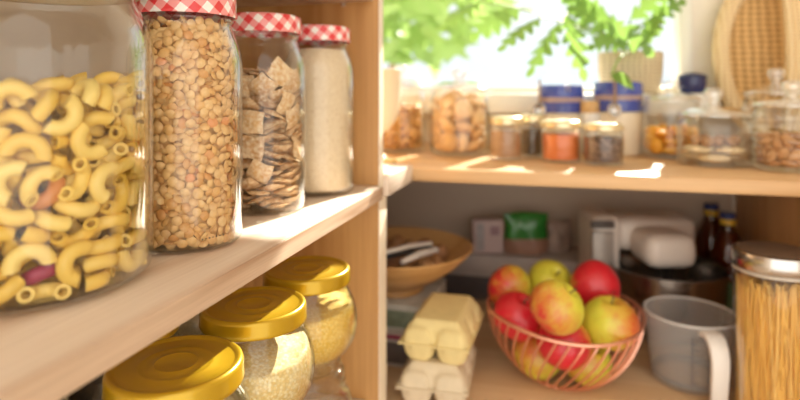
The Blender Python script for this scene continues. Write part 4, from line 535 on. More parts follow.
# speckled flour
m_,nt,out = newmat('speckled_flour')
v = objco(nt); f1 = noise_(nt,v,420,2); f2 = noise_(nt,v,160,3); f3 = noise_(nt,v,900,2)
c = mixc(nt, f2, (.72,.56,.37), (.85,.71,.52)); c = mixc(nt, math_(nt,'MULTIPLY',math_(nt,'GREATER_THAN',f1,.66),.65), c, (.48,.27,.11))
c = mixc(nt, math_(nt,'MULTIPLY',math_(nt,'GREATER_THAN',f3,.62),.35), c, (.97,.92,.82))
b = pbsdf(nt,out,c,.85); bump(nt,b,f3,.4,.0008); FLOUR = m_
tag(MB().lathe([(0,.0050),(.036,.0050),(.0412,.0075),(.0435,.013),(.0435,.148),(.0428,.157),(.0408,.1665),(.0372,.175),(.0345,.181),(.02,.183),(0,.184)], 64).build('flour', FLOUR, None, P_FLOUR), 'pale speckled wholemeal flour filling the third gingham-lidded jar', 'flour', kind='stuff')

# ------------------------------------------------------------------ big jar of macaroni
t_ = thing('large_glass_jar', 'large clear glass jar half full of yellow macaroni, nearest of all', 'jar', P_PASTA)
BIG = [(.055,0),(.068,.002),(.0735,.007),(.075,.014),(.0750,.150),(.0742,.161),(.0715,.171),(.0665,.181),(.0638,.186),(.0632,.190),(.0632,.205)]
BIG = [(r,z*1.022) for r,z in BIG]
MB().lathe(closed_profile(BIG,.0028,.0065), 80).build('jar_body', GLASS, t_, ang=60)
MB().lathe([(r,z+.0045) for r,z in [(0,.2125),(.060,.2125),(.0655,.212),(.068,.209),(.068,.194),(.0685,.1925),(.0675,.1915),(.0662,.1925),(.0662,.209),(0,.2095)]][::-1], 64).build('lid', plain('tan_metal_lid',(.62,.47,.28),.35,.4), t_)
PASTA = island('egg_pasta', [(0,(.86,.57,.09)),(.5,(.92,.66,.16)),(1,(.95,.74,.25))], .38, (30,(.80,.47,.05),.5), kind='object')
PURPLE = plain('beetroot_pasta', (.38,.045,.11), .4)
RED = plain('tomato_pasta', (.62,.24,.07), .4)
mm = macaroni_mesh(PASTA)
allp = []
q0 = Quaternion((0,0,1), .6); dcam = (CAM-P_PASTA); dcam.z = 0; dcam.normalize()
for rec in SIM['macaroni']:
    k,x,y,z,a,b,c,d = rec
    p = q0@Vector((x/1e4,y/1e4,z/1e4)); q = (q0@Quaternion((a/100,b/100,c/100,d/100))).normalized()
    rad = math.hypot(p.x,p.y); f = p.x*dcam.x+p.y*dcam.y
    score = max(f, 0)*1.0+rad*.6+max(0,p.z-.10)*1.2+(-.1 if f < -.01 and p.z < .09 else 0)
    allp.append((score,p,q))
allp.sort(key=lambda t: -t[0])
zoff = Vector((0,0,.0060))
deep = MB()
np_ = min(260,len(allp))
cols = {}
def nearest(px,py,used=set()):
    best = None
    for i,(s_,p,q) in enumerate(allp[:np_]):
        w = P_PASTA+p+zoff-CAM; Z = w.dot(FW); X = 400+FPX*w.dot(RT)/Z; Y = HY-FPX*w.z/Z
        sc_ = math.hypot(X-px,Y-py)+Z*400
        if best is None or sc_ < best[0]: best = (sc_,i)
    return best[1]
cols[nearest(44,262)] = ('P','purple macaroni tube low in the big jar, below the middle'); cols[nearest(40,205)] = ('R','reddish macaroni tube halfway up in the big jar of yellow pasta')
mp_ = mm.copy(); mp_.materials.clear(); mp_.materials.append(PURPLE); mr_ = mm.copy(); mr_.materials.clear(); mr_.materials.append(RED)
for i,(s_,p,q) in enumerate(allp):
    if i < np_:
        me = mm; lab = 'curved yellow macaroni tube in the big glass jar'
        if i in cols: me = mp_ if cols[i][0] == 'P' else mr_; lab = cols[i][1]
        o = bpy.data.objects.new('macaroni', me); C.objects.link(o); o.rotation_mode = 'QUATERNION'; o.rotation_quaternion = q; o.location = P_PASTA+p+zoff
        tag(o, lab, 'pasta', 'macaroni in the big jar')
    else:
        n0 = len(deep.bm.verts); deep.bm.from_mesh(mm); deep.bm.verts.ensure_lookup_table()
        M4 = Matrix.Translation(p+zoff)@q.to_matrix().to_4x4()
        for v in deep.bm.verts[n0:]: v.co = M4@v.co
if len(allp) > np_:
    tag(deep.build('macaroni_heap', PASTA, None, P_PASTA), 'heap of yellow macaroni deep inside and at the back of the big jar', 'pasta', kind='stuff')
else: deep.bm.free()

# ------------------------------------------------------------------ gold-lidded jars
GJ = [(.030,0),(.0365,.001),(.0378,.004),(.0368,.007),(.0345,.0095),(.0385,.0135),(.0475,.022),(.0535,.034),(.0555,.047),(.0548,.060),(.0515,.073),(.0470,.082),(.0440,.0870),(.0430,.0895),(.0430,.100)]
def gold_jar(label, loc, rotz=0):
    t_ = thing('gold_lid_jar', label, 'jar', loc, rotz)
    MB().lathe(closed_profile(GJ,.0024,.011), 64).build('jar_body', GLASS, t_, ang=60)
    l = MB().lathe([(0,.1072),(.0135,.1072),(.0150,.1080),(.0165,.1072),(.0245,.1070),(.026,.1075),(.027,.1070),(.0400,.1068),(.0418,.1070),(.0432,.1085),(.0452,.1086),(.0468,.1072),(.0475,.1048),(.0475,.0965),(.0480,.0945),(.0474,.0930),(.0455,.0935),(.0452,.1045),(0,.1050)][::-1], 72).build('lid', GOLD, t_, ang=50)
    return t_
P_G = [Vector((-.2650,.3600,ZB-.0015)), Vector((-.2668,.4749,ZB)), Vector((-.2645,.5864,ZB))]
g1 = gold_jar('round gold-lidded jar at the bottom edge, nearest of its row', P_G[0])
g2 = dup(g1, P_G[1], .7, 'round gold-lidded jar of couscous, middle of the front row')
g3 = dup(g1, P_G[2], 2.1, 'round gold-lidded jar of yellow grain, beside the pine panel')
P_A, P_D, P_E = Vector((-.3640,.4200,ZB)), Vector((-.376,.306,ZB)), Vector((-.366,.532,ZB))
ga = dup(g1, P_A, 1.3, 'gold-lidded jar of dark dried fruit, just visible under the shelf edge')
gd = dup(g1, P_D, 1.3, 'gold-lidded jar of seeds hidden under the shelf at the bottom left')
ge = dup(g1, P_E, 2.3, 'gold-lidded jar of pale oats in the second row, behind the couscous')
def low_jar(label, loc):
    t_ = thing('stacking_glass_jar', label, 'jar', loc)
    MB().lathe(closed_profile([(.040,0),(.047,.001),(.050,.005),(.050,.080),(.046,.092),(.041,.096),(.041,.104)],.0024), 48).build('jar_body', GLASS2, t_, ang=60)
    MB().lathe([(0,.120),(.037,.120),(.0395,.1188),(.041,.116),(.041,.108),(.043,.1065),(.043,.1045),(0,.1045)][::-1], 48).build('lid', GLASS2, t_, ang=40)
    return t_
DN = Vector((0,0,-.1203))
lj = low_jar('clear glass jar under the gold-lidded polenta jar, only its top showing', P_G[2]+DN)
for q_,lb in ((P_G[0],'clear glass jar under the nearest gold-lidded jar'),(P_G[1],'clear glass jar under the gold-lidded couscous jar'),(P_A,'clear glass jar under the gold-lidded jar of dried fruit'),(P_D,'clear glass jar under the gold-lidded jar of seeds'),(P_E,'clear glass jar under the second-row jar of oats')):
    dup(lj, q_+DN, .5, lb)
def gj_r(z):
    for (ra,za),(rb,zb) in zip(GJ,GJ[1:]):
        if za <= z <= zb: return (ra+(rb-ra)*(z-za)/max(1e-6,zb-za))-.0029
    return .03
def fill(name, label, mt, loc, level, tilt=0, tdir=0, grain=.0012, rfun=gj_r, z0=.0125, cat='grain', bulge=.004, seg=72):
    zs = [z0+(level-z0)*i/18 for i in range(19)]
    prof = [(0,z0)]+[(rfun(z),z) for z in zs]
    R_ = rfun(level)
    prof += [(R_*k,level+bulge*(1-k*k)) for k in (.92,.8,.65,.5,.35,.2,.08)]+[(0,level+bulge)]
    m = MB().lathe(prof, seg)
    for v in m.bm.verts:
        t_ = (v.co.z-z0)/(level-z0)
        if t_ > .5:
            e = (t_-.5)*2
            dzt = tilt*(v.co.x*math.cos(tdir)+v.co.y*math.sin(tdir))*min(1,e)
            v.co.z += dzt+grain*1.5*noise.noise(v.co*90)*min(1,e)
            rr = math.hypot(v.co.x,v.co.y); lim = rfun(max(z0,min(v.co.z,level+.02)))
            if rr > lim and rr > 0: v.co.x *= lim/rr; v.co.y *= lim/rr
    return tag(m.build(name, mt, None, loc, ang=80), label, cat, kind='stuff')
def grains(name, c1, c2, c3, s=420):
    m_,nt,out = newmat(name); v = objco(nt)
    vo = N(nt,'ShaderNodeTexVoronoi'); vo.inputs['Scale'].default_value = s; nt.links.new(v, vo.inputs['Vector'])
    sp = N(nt,'ShaderNodeSeparateColor'); nt.links.new(vo.outputs['Color'], sp.inputs[0])
    c = ramp(nt, [(0,c1),(.5,c2),(1,c3)], sp.outputs[0]).outputs[0]
    c = mixc(nt, math_(nt,'MULTIPLY', vo.outputs['Distance'], .5, True), c, tuple(x*.55 for x in c1))
    b = pbsdf(nt,out,c,.6); bump(nt,b,vo.outputs['Distance'],-.6,.0012); return m_
COUS = grains('couscous', (.80,.56,.20), (.90,.72,.34), (.95,.84,.55))
POLENTA = grains('polenta', (.86,.54,.07), (.94,.64,.13), (.96,.74,.26), 520)
DARKF = grains('dried_fruit', (.035,.022,.015), (.09,.055,.03), (.15,.10,.055), 130)
SEEDS = grains('olive_seeds', (.20,.16,.06), (.32,.27,.12), (.42,.36,.18), 260)
OATS = grains('pale_oats', (.70,.58,.36), (.80,.70,.48), (.86,.78,.60), 240)
fill('couscous','pale yellow couscous in the middle gold-lidded jar',COUS,P_G[1],.070,.16,2.2)
fill('polenta','deep yellow polenta grains in the jar beside the pine panel',POLENTA,P_G[2],.064,.12,.3)
fill('oats','cream oat flakes in the nearest gold-lidded jar',OATS,P_G[0],.060)
fill('dried_fruit','dark dried fruit in the jar glimpsed under the shelf edge',DARKF,P_A,.083,cat='dried fruit')
fill('seeds','olive brown seeds in the jar at the bottom left corner',SEEDS,P_D,.080,cat='seeds')
fill('oats','pale oat flakes in the second-row jar behind the couscous',OATS,P_E,.080)

# ------------------------------------------------------------------ right shelf: glass jars with knob lids
def knob_jar(name, label, loc, r, h, lid_h, rings=0, rotz=0, foot=True, thick=.0026):
    t_ = thing(name, label, 'jar', loc, rotz)
    pr = [(r*.72,0),(r*.92,.001),(r*.985,.004),(r,.009)]
    if rings:
        n = rings
        for k in range(n):
            z = .012+(h*.62)*k/n; dz = h*.62/n
            pr += [(r*1.0,z),(r*1.022,z+dz*.3),(r*1.022,z+dz*.55),(r*.985,z+dz*.85)]
    pr += [(r,h*.80),(r*.985,h*.86),(r*.93,h*.94),(r*.90,h*.975),(r*.93,h)]
    MB().lathe(closed_profile(pr,thick,.007), 56).build('jar_body', GLASS2, t_, ang=60)
    k = r*.27
    lp = [(0,h+lid_h-.0005),(k*.62,h+lid_h-.001),(k*.95,h+lid_h-k*.35),(k,h+lid_h-k*.7),(k*.85,h+lid_h-k*1.15),(k*.5,h+lid_h-k*1.55),(k*.48,h+lid_h-k*1.8),(k*.9,h+lid_h-k*2.1),(r*.55,h+.011+r*.10),(r*.80,h+.0105),(r*.93,h+.0075),(r*.975,h+.0045),(r*.97,h+.0012),(r*.80,h+.0012),(r*.70,h+.006),(r*.40,h+.009+r*.05),(0,h+.010+r*.07)]
    MB().lathe(lp[::-1], 56).build('lid', LIDGLASS, t_, ang=60)
    return t_
P1, P2 = base(401,1.205,ZR), base(459.5,1.150,ZR)
knob_jar('glass_storage_jar','square-shouldered glass jar of bran flakes behind the cream goblet',P1,.0515,.132,.050)
knob_jar('glass_storage_jar','glass jar with a knob lid full of small round biscuits',P2,.0595,.128,.044)
FLAKE = island('bran_flake', [(0,(.50,.23,.06)),(.5,(.68,.36,.10)),(1,(.76,.46,.16))], .6, bmp=.4, kind='object')
scatter('flake',[blob_mesh('bran_flake',FLAKE,(.0125,.010,.0045),i,.25) for i in range(2)],'bran_flake',P1+Vector((0,0,.008)),'amber bran flake in the glass jar by the goblet','cereal piece','bran flakes in the glass jar')
BISC = island('biscuit', [(0,(.66,.38,.15)),(.5,(.78,.50,.24)),(1,(.85,.62,.36))], .7, (60,(.50,.26,.09),.8), bmp=.4, kind='object')
scatter('cookie',[blob_mesh('biscuit',BISC,(.0205,.0195,.009),i) for i in range(2)],'biscuit',P2+Vector((0,0,.008)),'small round golden biscuit in the knob-lidded jar','biscuit','biscuits in the glass jar')
P6, P7, P8, P9 = base(671,1.10,ZR), base(713.5,.985,ZR), base(792.5,.918,ZR), base(776,1.075,ZR)
knob_jar('glass_storage_jar','glass jar with a knob lid holding dried apricots',P6,.0525,.106,.042)
knob_jar('glass_storage_jar','low glass jar with a round knob lid holding pale oat biscuits',P7,.0585,.082,.050)
knob_jar('glass_storage_jar','ribbed glass jar of almonds with a knob lid',P8,.0575,.100,.044,rings=6)
knob_jar('glass_storage_jar','glass jar with a tall knob lid standing behind the almonds',P9,.0560,.118,.052)
APR = island('dried_apricot', [(0,(.85,.32,.02)),(.5,(.92,.45,.04)),(1,(.95,.55,.08))], .5, kind='object')
scatter('apricot',[blob_mesh('dried_apricot',APR,(.0165,.0145,.0075),i,.2) for i in range(2)],'dried_apricot',P6+Vector((0,0,.008)),'orange dried apricot in the glass jar','dried apricot','dried apricots in the glass jar')
ALM = island('almond_skin', [(0,(.42,.19,.07)),(.5,(.54,.27,.11)),(1,(.64,.36,.17))], .6, bmp=.3, kind='object')
scatter('almond',[almond_mesh(ALM)],'almond',P8+Vector((0,0,.008)),'brown almond in the ribbed glass jar','almond','almonds in the ribbed jar')
OATB = island('oat_biscuit', [(0,(.82,.64,.38)),(1,(.90,.76,.52))], .8, (120,(.66,.42,.20),.9), bmp=.7, bscale=260, kind='object')
labs = ['bottom','second','third','top']
for k in range(6):
    a = R(20+120*k+(60 if k > 2 else 0)); up_l = k > 2
    o = bpy.data.objects.new('oat_biscuit', blob_mesh('oat_biscuit',OATB,(.0243,.0243,.0070),k+5,.16,2.6,20,10,flat=.86)); C.objects.link(o)
    o.location = P7+Vector((.0283*math.cos(a),.0283*math.sin(a),.0142+(.0130 if up_l else 0)))
    tag(o,'pale oat biscuit in the upper layer of the low knob-lidded jar' if up_l else 'pale oat biscuit lying on the base of the low knob-lidded jar','biscuit','upper oat biscuits in the low jar' if up_l else 'lower oat biscuits in the low jar')
NUT = island('brown_nut', [(0,(.38,.20,.10)),(1,(.55,.33,.18))], .6, kind='object')
nm_ = blob_mesh('brown_nut',NUT,(.0115,.0095,.0085),3,.12)
for k in range(9):
    a = k*2.4; r_ = .012+.0032*k
    o = bpy.data.objects.new('brown_nut', nm_); C.objects.link(o); o.location = P7+Vector((r_*math.cos(a),r_*math.sin(a),.0418)); o.rotation_euler = (0,0,a)
    tag(o,'brown nut lying on the oat biscuits in the low jar','nut','nuts on the oat biscuits')

# ------------------------------------------------------------------ spice jars
def spice(label, loc, r, h, first=None, rotz=0):
    t_ = thing('spice_jar', label, 'jar', loc, rotz)
    pr = [(r*.7,0),(r*.92,.0012),(r,.006),(r,h*.70),(r*.96,h*.77),(r*.90,h*.80),(r*.90,h*.93)]
    MB().lathe(closed_profile(pr,.0022,.005), 40).build('jar_body', GLASS2, t_, ang=60)
    MB().lathe([(0,h),(r*.88,h),(r*.97,h-.0015),(r,h-.004),(r,h*.84),(r*.97,h*.835),(r*.94,h*.845),(r*.94,h*.965),(0,h*.97)][::-1], 40).build('lid', LIDM, t_, ang=50)
    return t_
LIDM = plain('brass_coloured_lid', (.78,.66,.42), .3, .7, .05)
SP = []
for lab,px,Z,r,h,mt,nm,fl,fcat in (
  ('small jar of light brown ground spice with a brass lid',506,1.062,.0300,.079,grains('brown_spice',(.40,.20,.09),(.50,.28,.14),(.58,.36,.20),420),'ground_spice','light brown ground spice in the first small jar','spice'),
  ('small jar of dark spice tucked between the brown and orange jars',532.5,1.110,.0265,.081,grains('dark_spice',(.10,.06,.025),(.17,.10,.04),(.24,.15,.06),300),'dark_spice','dark whole spice in the jar tucked behind the paprika','spice'),
  ('small jar of orange-red paprika with a brass lid',561,1.030,.0350,.074,plain('paprika',(.74,.20,.045),.8,var=.12,scale=90),'paprika','orange-red paprika in its small jar','spice'),
  ('small jar of dark peppercorns with a brass lid',603.5,.988,.0335,.071,grains('peppercorn',(.09,.05,.035),(.20,.11,.075),(.32,.20,.14),190),'peppercorns','dark peppercorns in the last small jar','spice')):
    p = base(px,Z,ZR); spice(lab,p,r,h)
    fill(nm,fl,mt,p,h*.66,0,0,.0003,(lambda z,r=r: r-.0028),.006,fcat,bulge=.0015,seg=40)

# ------------------------------------------------------------------ blue-lidded canisters
CER = plain('cream_stoneware', (.86,.76,.58), .35, var=.04, scale=20, Coat_Weight=.3)
m_,nt,out = newmat('blue_banded_glaze')
sp = N(nt,'ShaderNodeSeparateXYZ'); t = N(nt,'ShaderNodeTexCoord'); nt.links.new(t.outputs['Object'], sp.inputs[0])
z_ = sp.outputs[2]
band = math_(nt,'MULTIPLY', math_(nt,'GREATER_THAN', z_, .112), math_(nt,'LESS_THAN', z_, .122))
c = mixc(nt, noise_(nt,objco(nt),30,2), (.035,.06,.34), (.07,.11,.48)); c = mixc(nt, math_(nt,'MULTIPLY', band, .75), c, (.62,.45,.33))
b = pbsdf(nt,out,c,.18); b.inputs['Coat Weight'].default_value = .6; BLUE = m_
ROPE = plain('twine', (.66,.48,.26), .8, bmp=.4, scale=200)
def canister(label, loc, rotz, spoon=True):
    t_ = thing('stoneware_canister', label, 'canister', loc, rotz)
    r = .047
    MB().lathe([(0,.001),(r*.86,0),(r*.97,.002),(r,.008),(r,.086),(r*.94,.088),(r*.94,.1095),(r*.90,.1095),(r*.90,.012),(0,.010)], 48).build('canister_body', CER, t_, ang=50)
    MB().lathe([(0,.150),(r*.80,.150),(r*.97,.1485),(r*1.02,.145),(r*1.02,.1335),(r*1.035,.132),(r*1.035,.1225),(r*1.02,.121),(r*1.02,.090),(r*.98,.0885),(r*.95,.089),(r*.95,.142),(0,.144)][::-1], 48).build('lid', BLUE, t_, ang=40)
    if spoon:
        s_ = MB().tube([(-.004,-r-.003,.135),(-.004,-r-.006,.150),(.004,-r-.006,.150),(.004,-r-.003,.135)], .0012, 8)
        s_.build('clasp', STEEL, t_)
    return t_
def scoop(label, p, rotz):
    t_ = thing('measuring_scoop', label, 'scoop', p, rotz)
    MB().tube([(0,0,.055),(0,-.002,.03),(0,0,.008)], [.0022,.0026,.0035], 10).build('handle', plain('brown_handle',(.35,.22,.13),.4), t_)
    MB().lathe([(0,-.0085),(.007,-.0075),(.012,-.003),(.0132,.0),(.0122,.0006),(.0105,-.002),(.006,-.006),(0,-.0068)], 28, (0,0,-.006), Matrix.Rotation(PI/2,3,'X')).build('scoop_bowl', STEEL, t_)
PC = [base(618,1.16,ZR), base(561,1.19,ZR)]
canister('cream canister with a glossy blue lid behind the peppercorn jar',PC[0],YAW).scale = (.97,)*3
canister('cream canister with a blue lid behind the paprika jar',PC[1],YAW).scale = (.93,)*3
p = base(692,1.215,WZ0-.001); t_ = thing('glazed_pot','small blue glazed pot on the window sill, behind the apricot jar','pot',p)
MB().lathe([(0,0),(.020,0),(.024,.003),(.0275,.018),(.027,.032),(.0255,.0335),(.0245,.032),(.0245,.016),(0,.006)],36).build('pot_body', plain('cobalt_glaze',(.015,.025,.13),.2,var=.2,scale=60,Coat_Weight=.5), t_)
MB().lathe([(0,.0325),(.0285,.0325),(.029,.036),(.022,.041),(.006,.044),(0,.0445)],36).build('lid', plain('dark_cobalt_glaze',(.012,.02,.10),.2), t_)
scoop('small steel scoop hung on the clasp of the middle canister', PC[0]+Vector((-.0115,-.0555,.0965)), YAW*.6)
scoop('brown-handled steel scoop hung beside the left canister', PC[1]+Vector((-.042,-.0345,.095)), YAW*.6)
p = base(590,1.15,ZR); t_ = thing('salt_shaker','slim white shaker with a wooden top between two canisters','shaker',p)
MB().lathe([(0,0),(.012,0),(.0145,.003),(.0185,.075),(.0185,.083),(0,.083)],28).build('shaker_body', plain('white_porcelain',(.88,.86,.82),.25,var=.02), t_)
MB().lathe([(0,.083),(.0175,.083),(.019,.087),(.0185,.104),(.016,.107),(0,.1075)],28).build('stopper', plain('light_wood_top',(.66,.42,.18),.5), t_)

# ------------------------------------------------------------------ cream goblet on the corner shelf
p = Vector((-.2985,.955,ZR)); t_ = thing('footed_goblet','cream ceramic goblet on a wooden foot, half hidden by the side panel','goblet',p)
MB().lathe([(0,.052),(.010,.0525),(.022,.060),(.033,.076),(.0395,.098),(.041,.120),(.041,.160),(.0425,.163),(.0405,.164),(.038,.160),(.038,.12),(.035,.098),(.028,.079),(0,.062)],48).build('bowl', plain('cream_glaze',(.90,.80,.60),.35,var=.02), t_)
MB().lathe([(0,0),(.031,0),(.034,.003),(.033,.008),(.016,.0115),(.0085,.020),(.0075,.040),(.011,.053),(0,.054)],40).build('stem_foot', plain('honey_wood',(.82,.58,.20),.45), t_)

# ------------------------------------------------------------------ wicker basket
STRAW = weave('plaited_straw', (.82,.57,.26), (.42,.23,.07), 26)
RIMST = weave('coiled_straw_rim', (.92,.74,.45), (.66,.44,.2), 42)
cb = at(779,30,1.20); cb.z = ZR+.196
t_ = thing('wicker_basket','round plaited straw basket stood on edge against the wall','basket',(cb.x,cb.y,ZR),YAW*.4)
Mx = Matrix.Rotation(R(83),3,'X')
sq = .66
def oval(prof, mt, nm, ridg=0):
    m = MB().lathe(prof, 64, (0,0,.1955), Mx)
    for v in m.bm.verts: v.co.x *= sq
    return m.build(nm, mt, t_)
pf = [(0,.0)]
for k in range(1,15):
    r_ = .158*k/15
    pf += [(r_-.004,.0006),(r_,.0046)]
pf += [(.158,.002),(.180,.012),(.181,-.004),(.16,-.010),(0,-.010)]
oval(pf, STRAW, 'woven_panel')
m = MB(); pts = [Mx@Vector((.1775*math.cos(a),.1775*math.sin(a),.012)) for a in [2*PI*k/72 for k in range(72)]]
m.tube([(q.x*sq,q.y,q.z+.1955) for q in pts], .0170, 12, close=True)
m.build('rim', RIMST, t_)
m = MB(); rows = 26
hp = []
for k in range(rows+1):
    u = k/rows*2-1
    hp.append(Vector((.002+.004*u*u, -.060*(1-u*u*.72)-.018, .1955+.176*u)))
for q in range(3):
    m.tube([v+Vector(((q-1)*.0165,0,0)) for v in hp], .0092, 10)
m.build('handle', RIMST, t_)

# ------------------------------------------------------------------ potted plant on the sill
def pot_weave(): return weave('seagrass_weave', (.80,.68,.46), (.50,.38,.22), 40)
pp = base(630,1.27,WZ0-.001); t_ = thing('potted_plant','leafy green houseplant in a woven pot on the window sill','plant',pp)
MB().lathe([(0,0),(.056,0),(.061,.004),(.0665,.045),(.0675,.086),(.066,.090),(.0615,.088),(.060,.078),(0,.076)],48,wob=lambda a,z: 1+.012*math.sin(a*26+z*500)).build('pot', pot_weave(), t_)
MB().lathe([(0,.079),(.03,.080),(.0595,.0775)][::-1],32).build('soil', plain('potting_soil',(.09,.06,.04),.9,bmp=.6,scale=120), t_)
LEAF = translucent('houseplant_leaf', (.15,.30,.06), (.36,.58,.12), .35, .38)
STALK = plain('green_stalk', (.30,.45,.12), .5)
def leaf_geo(m, p0, p1, w, lobes, droop, facing, n=40, seed=0):
    """strip-built leaf from p0 (stalk end) to p1 (tip)"""
    rr = random.Random(seed); ax = p1-p0; L = ax.length; side = ax.cross(facing).normalized(); nrm = side.cross(ax).normalized()
    rows = []
    for i in range(n+1):
        t_ = i/n
        env = math.sin(PI*min(1,t_**.72))**.8 if 0 < t_ < 1 else 0
        if lobes:
            ph = (t_*lobes)%1
            lob = .22+.78*(1-abs(ph*2-1)**1.6)
            if t_ > .9: lob = 1
        else: lob = 1
        c = p0+ax*t_+Vector((0,0,droop*L*math.sin(PI*t_)))
        sw = ax.normalized()*(w*env*lob*.55 if lobes else 0)
        up_ = nrm*(-.18*w*env*lob)
        a = m.bm.verts.new(c+side*w*env*lob+sw+up_); b = m.bm.verts.new(c); d = m.bm.verts.new(c-side*w*env*lob+sw+up_)
        rows.append((a,b,d))
    for i in range(n):
        for k in (0,1):
            q = (rows[i][k],rows[i+1][k],rows[i+1][k+1],rows[i][k+1])
            try: m.bm.faces.new(q)
            except ValueError: pass
crown = pp+Vector((0,0,.095))
toC = (CAM-pp).normalized()
LV = [ # stalk end px, tip px, Z, half width, lobes, droop
 ((640,42),(664,12),1.20,.030,4,.05),((634,46),(566,8),1.18,.040,6,.10),((628,44),(588,50),1.16,.028,5,.12),
 ((560,22),(527,78),1.15,.036,5,.05),((566,14),(585,82),1.17,.030,5,.03),((606,22),(654,57),1.16,.032,4,.08),
 ((640,46),(661,20),1.17,.026,4,.10),((540,18),(498,52),1.15,.034,5,.06),((520,8),(470,40),1.18,.040,5,.06),
 ((610,30),(560,-16),1.20,.040,5,.0),((630,20),(680,-25),1.22,.044,5,.0),((590,2),(540,-30),1.2,.040,5,0),
 ((480,2),(440,30),1.2,.038,5,.05),((612,74),(634,90),1.07,.012,0,.1),((500,-2),(455,-25),1.22,.040,5,0),((650,20),(686,1),1.2,.026,4,.05)]
stk = MB()
for k,(a,b,Z,w,lo,dr) in enumerate(LV):
    p0 = at(a[0],a[1],Z)-pp; p1 = at(b[0],b[1],Z-.03)-pp
    m = MB(); f = (toC+Vector((rnd.uniform(-.5,.5),rnd.uniform(-.3,.3),rnd.uniform(.1,.8)))).normalized()
    leaf_geo(m, p0, p1, w*.88, lo, dr, f, seed=k); m.build('leaf', LEAF, t_, smooth=True)
    mid = (crown-pp)*.5+p0*.5+Vector((0,0,.035))
    s0 = Vector((rnd.uniform(-.02,.02),rnd.uniform(-.02,.02),.079))
    pts = [s0*(1-u)**2+mid*2*u*(1-u)+p0*u*u for u in [i/9 for i in range(10)]]
    MB().tube(pts, .0022, 7).build('stalk', STALK, t_)

# ------------------------------------------------------------------ garden beyond the window
t_ = thing('garden_tree', 'bright green leafy tree in the garden outside the window', 'tree', (-.9,2.7,0))
def crown_part(c, rad, n, seed, mt, lsize):
    r1 = random.Random(seed); m = MB()
    for k in range(n):
        while True:
            q = Vector((r1.uniform(-1,1),r1.uniform(-1,1),r1.uniform(-1,1)))
            if q.length < 1: break
        p = c+Vector((q.x*rad[0],q.y*rad[1],q.z*rad[2])); d = Vector((r1.uniform(-1,1),r1.uniform(-1,1),r1.uniform(-.9,.3))).normalized()
        L_ = lsize*r1.uniform(.7,1.3)
        leaf_geo(m, p, p+d*L_, L_*.22, 0, .1, Vector((r1.uniform(-.6,.6),-1,r1.uniform(-.2,.9))).normalized(), n=6, seed=k)
    m.build('crown', mt, t_)
    MB().tube([(0,0,1.2),(c.x*.5,c.y*.5,c.z+.12),(c.x,c.y,c.z+.02)],[.022,.012,.004],8).build('branch', BARK, t_)
BARK = plain('bark',(.25,.18,.11),.9)
tb = Vector((-.9,2.7,0))
crown_part(at(418,28,2.5)-tb+Vector((0,0,.12)), (.36,.35,.27), 230, 5, translucent('garden_leaves', (.28,.42,.11), (.52,.70,.22), .5, .5), .15)
crown_part(at(515,-25,3.0)-tb+Vector((0,0,.15)), (.50,.40,.28), 110, 8, translucent('young_garden_leaves', (.34,.48,.15), (.58,.76,.30), .5, .5), .16)
MB().tube([(0,0,0),(.02,.01,.7),(0,0,1.25)],[.06,.045,.025],10).build('trunk', BARK, t_)

# ------------------------------------------------------------------ lower right: wooden bowl with walnuts on boxes
pb = Vector((-.277,.992,0))
CARD = {}
def carton(name, label, c, size, mt, cat='box', rotz=0, extra=None):
    t_ = thing(name, label, cat, (c[0],c[1],c[2]), rotz)
    MB().box((0,0,size[2]/2),size,.0025).build('carton', mt, t_)
    if extra:
        for nm,(ec,es),em in extra: MB().box(ec,es,.0004).build(nm, em, t_)
    return t_
GREYP = plain('grey_printed_card',(.60,.52,.47),.6,var=.35,scale=45)
MAR = plain('maroon_print',(.30,.045,.09),.5)
DKP = plain('dark_photo_print',(.13,.10,.09),.5,var=.6,scale=60)
carton('food_box','grey printed food box with a maroon stripe under the wooden bowl, lowest of its stack',(-.335,1.00,ZC),(.275,.17,.058),plain('grey_box_card',(.50,.43,.38),.6,var=.45,scale=50),extra=[('stripe',((0,-.0853,.050),(.272,.0012,.008)),MAR),('printed_photo',((.07,-.0853,.024),(.07,.0012,.034)),DKP)])
carton('food_box','pale printed food box directly under the wooden bowl',(-.330,1.00,ZC+.0585),(.26,.16,.043),plain('pale_box_card',(.56,.53,.47),.6,var=.45,scale=38),extra=[('printed_photo',((.085,-.0803,.02),(.06,.0012,.028)),plain('green_print',(.22,.26,.18),.5,var=.5,scale=70))])
zb = ZC+.102; pb.z = zb
BOWLW = wood('turned_bowl_wood', (.72,.42,.17), (.52,.26,.08), 'X', rough=.4, k=1.2)
tag(MB().lathe([(0,.002),(.048,0),(.051,.002),(.050,.011),(.058,.016),(.085,.030),(.112,.050),(.131,.068),(.1395,.0785),(.1375,.080),(.134,.0785),(.125,.068),(.105,.050),(.075,.031),(.04,.0175),(0,.017)],72).build('wooden_bowl',BOWLW,None,pb), 'wide turned wooden bowl of walnuts on top of the food boxes', 'bowl')
WAL = island('walnut_shell', [(0,(.30,.13,.055)),(.5,(.42,.21,.09)),(1,(.50,.28,.13))], .6, bmp=.9, bscale=160, kind='object')
scatter('walnut',[blob_mesh('walnut',WAL,(.0175,.0165,.0165),i,.08) for i in range(2)],'walnut',pb+Vector((0,0,.0052)),'brown walnut in its shell in the wooden bowl','walnut','walnuts in the wooden bowl')
t_ = thing('nutcracker','black and steel nutcracker lying on the walnuts in the bowl','nutcracker',pb)
za = zb+.088
def onb(x,y): 
    q = on(x,y,za)-pb; return q
a0,a1,b0,b1 = onb(385,254),onb(431,245),onb(402,262),onb(436,250)
BSTEEL = plain('polished_steel',(.92,.91,.90),.35,.6,.02)
BLK = plain('black_handle',(.02,.02,.022),.35)
